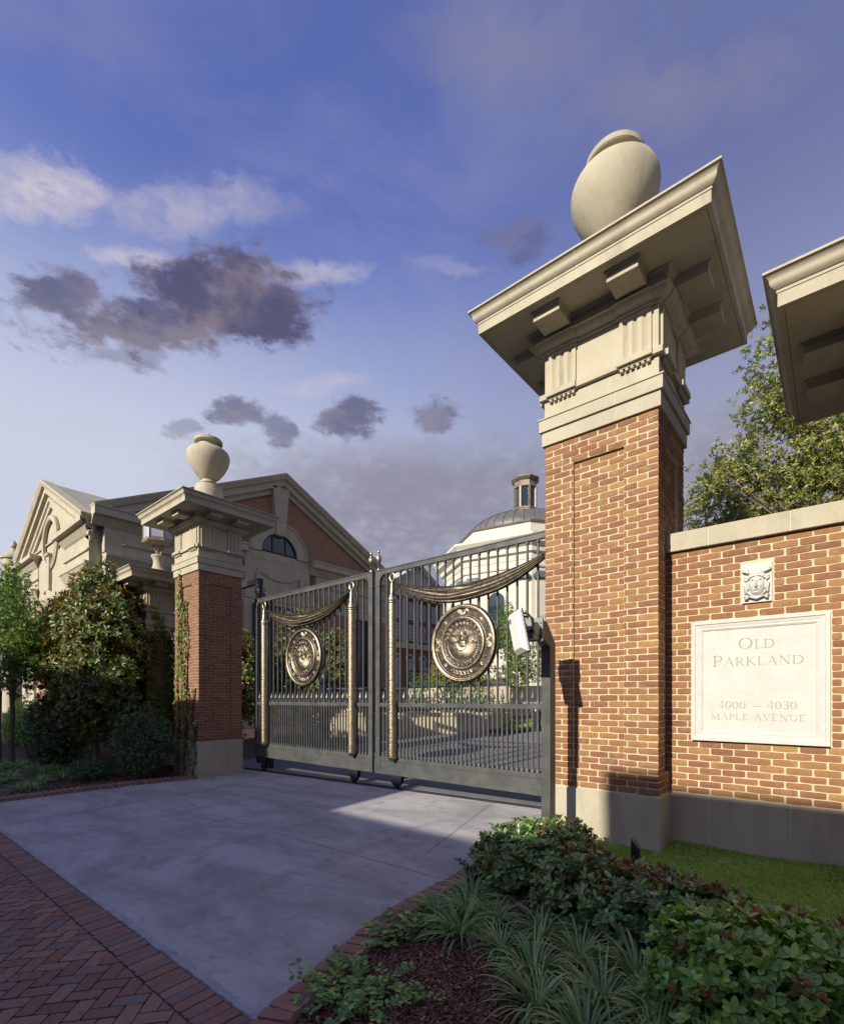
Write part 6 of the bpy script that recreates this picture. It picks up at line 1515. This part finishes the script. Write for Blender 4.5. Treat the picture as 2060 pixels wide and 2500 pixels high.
# ================================================================ white rotunda
def octo(cx, cy, r, z, rot): return [(cx+r*math.cos(rot+k*math.pi/4), cy+r*math.sin(rot+k*math.pi/4), z) for k in range(8)]
def rotunda():
    cx, cy = -24.6, 45.6; rot = math.radians(-58)
    R = thing('rotunda', (cx, cy, 0), 'white octagonal rotunda with a brown copper dome and glazed cupola', 'building')
    O = lambda prof: MB().rings([octo(cx, cy, r, z, rot) for r, z in prof])
    O([(8.4, -2), (8.4, 14.6)]).build('drum', 'whitewall', R)
    O([(8.45, 14.601), (8.5, 14.9), (8.5, 15.1), (8.8, 15.2), (8.85, 15.6), (9.3, 15.9), (9.3, 16.1), (9.55, 16.4), (9.55, 16.6), (8.3, 16.62)]).build('cornice', 'whitewall', R)
    O([(8.52, 13.9), (8.56, 14.0), (8.56, 14.12), (8.52, 14.2)]).build('string_course', 'whitewall', R)
    O([(7.3, 16.621), (7.3, 18.2)]).build('attic', 'whitewall', R)
    O([(7.45, 18.2005), (7.5, 18.35), (7.0, 18.45), (6.2, 18.5)]).build('attic_coping', 'copper', R)
    dome = [(6.15*math.cos(a)**1.0, 18.5+2.75*math.sin(a)) for a in [math.radians(q) for q in range(0, 79, 6)]]
    MB().lathe((cx, cy, 0), dome, 48).build('dome', 'copper', R, smooth=True)
    rb = MB()
    for k in range(40):
        a = 2*math.pi*k/40; rb.tube([(cx+r*math.cos(a)*1.004, cy+r*math.sin(a)*1.004, z+.02) for r, z in dome], .035, 4)
    rb.build('standing_seams', 'copper', R)
    z0 = 20.85
    C8 = lambda prof: MB().rings([octo(cx, cy, r*.82, z, rot+.3) for r, z in prof])
    C8([(1.75, z0-.4), (1.75, z0), (1.6, z0+.1), (1.45, z0+.2), (1.45, z0+.95), (1.52, z0+1.0), (1.52, z0+1.1)]).build('cupola_base', 'lantern_metal', R)
    for k in range(8):
        a = rot+.3+k*math.pi/4; MB().cbox((cx+1.13*math.cos(a), cy+1.13*math.sin(a), z0+2.15), (.20, .20, 2.1), a).build('cupola_post', 'lantern_metal', R)
        b = a+math.pi/8; MB().cbox((cx+1.0*math.cos(b), cy+1.0*math.sin(b), z0+2.15), (.04, .76, 2.05), b).build('pane', 'glass', R)
    C8([(1.52, z0+3.2), (1.52, z0+3.35), (1.42, z0+3.36), (1.42, z0+3.8), (1.6, z0+3.9), (1.82, z0+4.1), (1.82, z0+4.2), (1.0, z0+4.3)]).build('cupola_cap', 'lantern_metal', R)
    # pilasters with verdigris capitals, windows
    for k in range(8):
        a0 = rot+k*math.pi/4; p0 = Vector((cx+8.4*math.cos(a0), cy+8.4*math.sin(a0), 0)); p1 = Vector((cx+8.4*math.cos(a0+math.pi/4), cy+8.4*math.sin(a0+math.pi/4), 0))
        d = (p1-p0).normalized(); n = Vector((d.y, -d.x, 0)); ang = math.atan2(d.y, d.x); L = (p1-p0).length
        for s in (.9, L-.9):
            c = p0+d*s+n*.12; MB().cbox((c.x, c.y, 6), (.95, .24, 13.4), ang).build('pilaster', 'whitewall', R)
            c2 = p0+d*s+n*.2; mb = MB(); mb.cbox((c2.x, c2.y, 13.2), (1.05, .36, .55), ang)
            for q in (-.62, .62):
                c3 = p0+d*(s+q)+n*.42; mb.rings([[Vector((c3.x, c3.y, 13.05))+d*(.24*math.cos(w))+Vector((0, 0, .24*math.sin(w)))+n*e for w in [i*math.pi/6 for i in range(12)]] for e in (-.3, .02)])
            mb.build('capital', 'teal', R)
        c = (p0+p1)/2+n*.01
        mb = MB(); mb.cbox((c.x, c.y, 9.0), (1.6, .06, 4.2), ang); f = mb.build('window', 'glass', R)
        fm = MB()
        for q in (-.86, .86): e = c+d*q+n*.04; fm.cbox((e.x, e.y, 9.0), (.14, .14, 4.4), ang)
        pts = [c+d*(.86*math.cos(w))+n*.05+Vector((0, 0, 11.15+.86*math.sin(w))) for w in [i*math.pi/10 for i in range(11)]]; fm.tube(pts, .09, 6); fm.build('frame', 'whitewall', f)
        mb = MB(); mb.rings([[c+d*(.80*math.cos(w))+n*e+Vector((0, 0, 11.1+.80*math.sin(w))) for w in [i*math.pi/10 for i in range(11)]] for e in (.0, .03)]); mb.build('fanlight', 'glass', f)
    R.location.z -= .8
rotunda()

# ================================================================ brick office building behind
def brick_building():
    X = -42.0; ya, yb = 26, 58; z0 = -2
    R = thing('brick_building', (X, 48, 0), 'tall dark brick building with a grey pediment and rows of white sash windows', 'building')
    MB().box(X-12, X, ya, yb, z0, 14.5).build('wall', 'far_brick_dark', R)
    MB().box(X-12.2, X+.5, ya-.3, yb+.3, 14.501, 15.2).build('cornice', 'frieze_dark', R)
    MB().box(X, X+.3, ya, yb, 8.0, 8.7).build('string_course', 'frieze_dark', R)
    # pediment bay
    b0, b1, m = 43.0, 54.4, 48.4
    tri = [(b0-.3, 15.21), (b1+.3, 15.21), (m, 18.6)]
    MB().rings([[(X-10, a, b) for a, b in tri], [(X+.35, a, b) for a, b in tri]]).build('pediment', 'frieze_dark', R)
    MB().sweep([(X+.35, b1+.9, 15.3), (X+.35, m, 19.0), (X+.35, b0-.9, 15.3)], (1, 0, 0), [(0, .35), (.3, .35), (.5, 0), (.5, -.1), (0, -.1)]).build('raking_cornice', 'frieze_dark', R)
    dt = MB()
    for k in range(13):
        t = k/12
        for a, b, c, d in ((b0-.3, 15.35, m, 18.55), (b1+.3, 15.35, m, 18.55)): dt.cbox((X+.55, a+(c-a)*t, b+(d-b)*t-.02), (.4, .22, .2))
    dt.build('dentils', 'frieze_dark', R)
    for q in (43.4, 45.9, 48.4, 50.9, 53.6): MB().box(X, X+.25, q-.28, q+.28, 8.701, 14.5).build('pilaster', 'frieze_dark', R)
    ys = [28+2.5*k for k in range(6)]+[44.65, 47.15, 49.65, 52.2, 56]
    for row, (a, b) in enumerate(((-.2, 2.0), (3.0, 6.6), (9.2, 11.0), (11.9, 13.9))):
        for q in ys:
            f = MB().box(X+.015, X+.05, q-.55, q+.55, a, b).build('window', 'glass_blue', R)
            fr = MB(); fr.box(X+.0505, X+.10, q-.62, q-.54, a-.05, b+.05); fr.box(X+.0505, X+.10, q+.54, q+.62, a-.05, b+.05); fr.box(X+.0505, X+.09, q-.54, q+.54, (a+b)/2-.03, (a+b)/2+.03); fr.box(X+.0505, X+.09, q-.54, q+.54, b, b+.07); fr.box(X+.0505, X+.12, q-.66, q+.66, a-.14, a-.051); fr.box(X+.0505, X+.08, q-.02, q+.02, a, b)
            fr.build('frame', 'whitewall', f)
            if row == 1:
                pts = [(X+.08, q+.72*math.cos(w), b-.1+.72*math.sin(w)) for w in [i*math.pi/8 for i in range(9)]]; MB().tube(pts, .13, 5).build('arch', 'frieze_dark', f)
brick_building()

# ================================================================ courtyard beyond the gate
def yard_fence(label, path, z0h, h, fin=True):
    P = [Vector((x, y, gz(x, y)+z0h)) for x, y in path]; R = thing('iron_fence', P[0], label, 'fence', 'iron railings in the courtyard')
    for a, b in zip(P[:-1], P[1:]):
        d = b-a; ang = math.atan2(d.y, d.x); c = (a+b)/2
        for hh in (.12, h-.08): MB().tube([a+Vector((0, 0, hh)), b+Vector((0, 0, hh))], .03, 4).build('rail', 'darksteel', R)
        n = int(d.length/.14)
        for k in range(n):
            p = a+d*(k+.5)/n; o = link('picket', FB, R); o.location = p-P[0]; o.rotation_euler = (0, 0, ang); o.scale = (1, 1, h)
    return R
FB = MB().sq(0, 0, 0, 0, [(.011, 0), (.011, 1), (.018, 1.005), (.0, 1.10)]).mesh('picket', 'darksteel')
def court():
    # curved beige retaining wall
    pth = [(-17.6, 12.8), (-15.2, 13.6), (-14.1, 14.5), (-13.2, 15.4), (-12.2, 16.2), (-11.2, 16.9), (-10.6, 17.6)]
    R = thing('retaining_wall', (-14, 14.5, .1), 'low beige stone retaining wall curving beside the inner driveway', 'wall')
    o_ = [Vector((x, y, 0)) for x, y in pth]; front, back = [], []
    for i, p in enumerate(o_):
        d = (o_[min(i+1, len(o_)-1)]-o_[max(i-1, 0)]).normalized(); q = Vector((-d.y, d.x, 0)); front.append(p); back.append(p+q*.45)
    m = MB(); m.rings([[(f.x, f.y, -.5), (b.x, b.y, -.5), (b.x, b.y, .96), (f.x, f.y, .96)] for f, b in zip(front, back)]); m.build('wall_body', 'beigewall', R)
    m = MB(); m.rings([[(f.x+.03, f.y-.05, .961), (b.x-.03, b.y+.05, .961), (b.x-.03, b.y+.05, 1.08), (f.x+.03, f.y-.05, 1.08)] for f, b in zip(front, back)]); m.build('coping', 'beigewall', R)
    R = thing('stone_pier', (-15.4, 14.3, 0), 'square beige stone pier rising above the low retaining wall', 'pier'); MB().box(-16.1, -15.25, 13.65, 14.5, -.5, 2.0).build('shaft', 'beigewall', R); MB().box(-16.18, -15.17, 13.57, 14.58, 2.001, 2.15).build('cap', 'beigewall', R, bevel=.01)
    yard_fence('black iron railing on top of the low curved beige wall', [(-15.0, 14.2), (-14.0, 15.0), (-12.3, 16.5), (-11.0, 17.5)], .90, 1.15)
    yard_fence('black iron railing on the upper terrace below the dark brick building', [(-24.0, 26.5), (-19.5, 27.5), (-16.5, 28.5)], 1.9, 1.3)
    # terrace
    m = MB(); pts = [(-26, 24), (-19, 26), (-16, 28), (-16, 44), (-42, 44), (-42, 24)]; m.rings([[(x, y, -.5) for x, y in pts], [(x, y, gz(x, y)+1.9) for x, y in pts]]); m.build('terrace', 'beigewall', None, (0, 0, 0))['kind'] = 'structure'
    # planting bed beyond with low hedge
    m = MB(); pts = [(-10.6, 17.0), (-9.9, 16.9), (-9.5, 18.0), (-9.4, 20), (-11.0, 24.0), (-14.5, 30), (-19, 26), (-14.0, 19), (-12.0, 17.8)]; m.rings([[(x, y, gz(x, y)-.1) for x, y in pts], [(x, y, gz(x, y)+.14) for x, y in pts]]); m.build('courtyard_bed', 'soil', None, (0, 0, 0))['kind'] = 'structure'
    shrub('ground_cover', 'low green ground cover along the curb of the courtyard bed', 'hedge', [(-10.0, 17.6, .42, .35, .7, .16), (-9.9, 18.9, .48, .35, .9, .16), (-10.5, 20.6, .5, .4, 1.0, .16), (-11.4, 22.6, .55, .4, 1.0, .16)], 1300, 6, .08, .03, 'haw_green', (-10, 18, .3), stems=4, shell=.2)
    tree('courtyard_tree', 'slender pale green tree in front of the white rotunda, seen through the right gate leaf', 'tree', (-12.4, 21.5, .4), [(-12.2, 21.5, 4.6, 1.0, .9, 1.5), (-12.0, 21.6, 3.0, 1.1, 1.0, 1.0), (-12.6, 21.4, 5.6, .6, .6, .9)], 2600, 8, .10, .035, 'lime', .05, 3.5, 12, 'courtyard trees', shell=.15, lump=.3, gap=.12)
    tree('courtyard_tree', 'denser green tree left of the slender one, above the beige wall', 'tree', (-14.2, 19.5, .3), [(-14.3, 19.5, 3.3, 1.1, 1.0, 1.5), (-13.3, 19.6, 4.2, .7, .7, 1.0), (-15.0, 19.6, 2.6, .9, .8, 1.0), (-13.2, 19.8, 2.8, .9, .7, 1.0)], 2600, 8, .11, .04, 'oak', .06, 3, 10, 'courtyard trees', shell=.2, lump=.25, gap=.05)
    tree('courtyard_tree', 'light green sapling beside the edge of the near pillar', 'tree', (-10.6, 22.5, .5), [(-10.9, 22.4, 4.6, .75, .7, 1.3), (-10.8, 22.4, 3.2, .6, .6, .9)], 1500, 8, .10, .035, 'lime', .05, 3.5, 12, 'courtyard trees', shell=.1, lump=.35, gap=.2)
    tree('courtyard_tree', 'small yellow tree in front of the dark brick building', 'tree', (-20.4, 26.3, 1.0), [(-20.3, 26.3, 4.2, .9, .9, .9), (-20.8, 26.3, 3.3, .8, .8, .7)], 700, 8, .12, .05, 'yellow', .07, 2.5, 8, 'courtyard trees', shell=.2)
    shrub('hedge', 'clipped dark hedge behind the railing on the curved wall', 'hedge', [(-15.5, 16.0, 1.4, .9, .5, .75), (-14.3, 16.6, 1.4, .9, .5, .8), (-13.2, 17.6, 1.5, .9, .5, .8), (-12.2, 18.5, 1.4, .8, .5, .8), (-11.4, 18.9, 1.0, .7, .5, .6)], 2300, 7, .09, .035, 'haw', (-13.5, 17.3, .3), stems=6, shell=.2)
    shrub('hedge', 'dark hedge on the terrace left of the yellow tree', 'hedge', [(-22, 25.8, 2.6, 1.5, .8, .8), (-19.5, 27, 2.6, 1.2, .8, .8)], 1200, 7, .12, .05, 'shrub', (-21, 26, .5), stems=4, shell=.2)
    mag('magnolia growing inside the gate, behind the left gate leaf', (-17.6, 12.4, 0), [(-17.8, 12.4, 3.2, 1.7, 1.0, 1.8), (-16.4, 12.8, 2.6, 1.1, .9, 1.6), (-19.2, 12.2, 2.6, 1.2, .9, 1.7), (-17.2, 12.4, 4.8, .9, .8, .8), (-16.0, 13.2, 4.0, .7, .7, .7), (-15.4, 13.0, 3.0, .6, .5, .9)], 3300, L=.14, W=.055)
    mag('tall narrow magnolia seen between the left gate pillar and the gate leaf', (-17.6, 9.9, -.1), [(-17.6, 9.9, 2.3, .9, .8, 2.0), (-18.4, 10.0, 3.4, .9, .8, 1.2)], 1100)
    # boom barrier
    R = thing('barrier_arm', (-14.4, 12.4, 1.1), 'dark horizontal barrier arm across the inner driveway behind the gate', 'barrier')
    MB().tube([(-15.2, 12.2, 2.02), (-12.6, 13.9, 2.02)], .075, 8).build('arm', 'darksteel', R, smooth=True)
    MB().box(-15.45, -15.15, 12.05, 12.35, -.1, 2.2).build('cabinet', 'darksteel', R, bevel=.01)
    MB().lathe((-15.3, 12.2, 2.2), [(.06, 0), (.16, .1), (.2, .25), (.16, .4), (.05, .48), (0, .5)], 12).build('head', 'darksteel', R, smooth=True)
    # bin / lamp with flat cap near pillar edge
    R = thing('courtyard_lamp', (-9.3, 18.2, .3), 'low post lamp with a flat cap beyond the gate at the pillar edge', 'garden light')
    MB().box(-9.42, -9.18, 18.1, 18.34, .2, 1.15).build('post', 'darksteel', R); MB().box(-9.72, -8.88, 17.8, 18.64, 1.46, 1.53).build('cap', 'lantern_metal', R); MB().lathe((-9.3, 18.22, 1.15), [(.16, 0), (.16, .31)], 12).build('lamp_glass', 'lampglass', R)
court()

# ================================================================ unseen blocks added behind the viewpoint, shaped to shade the foreground
def shade_block(label, x0, x1, y0, y1, zt):
    R = thing('shade_block', ((x0+x1)/2, y1, -.3), label, 'building', 'added shade blocks behind the viewpoint')
    MB().box(x0, x1, y0, y1, -1.5, zt-.4).build('wall', 'whitewall', R)  # pale wall colour picked to bounce more light into the shade
    MB().box(x0+.001, x1-.001, y0-.12, y1+.12, zt-.4+.001, zt).build('parapet', 'stone', R)
    n = max(1, int((x1-x0)/2.6))
    for k in range(n):
        x = x0+(x1-x0)*(k+.5)/n
        for a, b in ((.9, 2.7), (4.0, 5.6)):
            if b > zt-.8: continue
            f = MB().box(x-.5, x+.5, y1+.002, y1+.03, a, b).build('window', 'glass', R)
            fr = MB(); fr.box(x-.58, x-.5, y1+.002, y1+.06, a-.08, b+.08); fr.box(x+.5, x+.58, y1+.002, y1+.06, a-.08, b+.08); fr.box(x-.5, x+.5, y1+.002, y1+.06, a-.08, a); fr.box(x-.5, x+.5, y1+.002, y1+.06, b, b+.08); fr.box(x-.5, x+.5, y1+.031, y1+.05, (a+b)/2-.02, (a+b)/2+.02); fr.build('frame', 'whitewall', f)
    return R
k_ = SUN_DIR.x/SUN_DIR.y; Yh = -10.0
dx = k_*(5.3-Yh)
H = lambda c: 1.7+c-.5*Yh                     # roof height that puts the shade line z = c - y/2 on the walls
shade_block('pale unseen block added behind the viewpoint to cast shade, tallest, at the left', -45, -10.35-dx, Yh-5, Yh, H(2.45))
shade_block('pale unseen block added behind the viewpoint to cast shade, second from the left', -10.35-dx+.002, -5.9-dx, Yh-5, Yh, H(1.69))
shade_block('pale unseen block added behind the viewpoint to cast shade, lowest, in the middle', -5.9-dx+.002, -1.84-dx, Yh-5, Yh, H(.63))
shade_block('pale unseen block added behind the viewpoint to cast shade, at the right', -1.84-dx+.002, 12, Yh-5, Yh, H(1.78))
m = MB(); m.rings([[(x, y, gz(x, y)-.055) for x, y in ((-200, -9.9), (200, -9.9), (200, -1.5), (-200, -1.5))], [(x, y, gz(x, y)-.03) for x, y in ((-200, -9.9), (200, -9.9), (200, -1.5), (-200, -1.5))]]); m.build('street', 'asphalt', None, (0, 0, 0))['kind'] = 'structure'
bpy.context.view_layer.update()
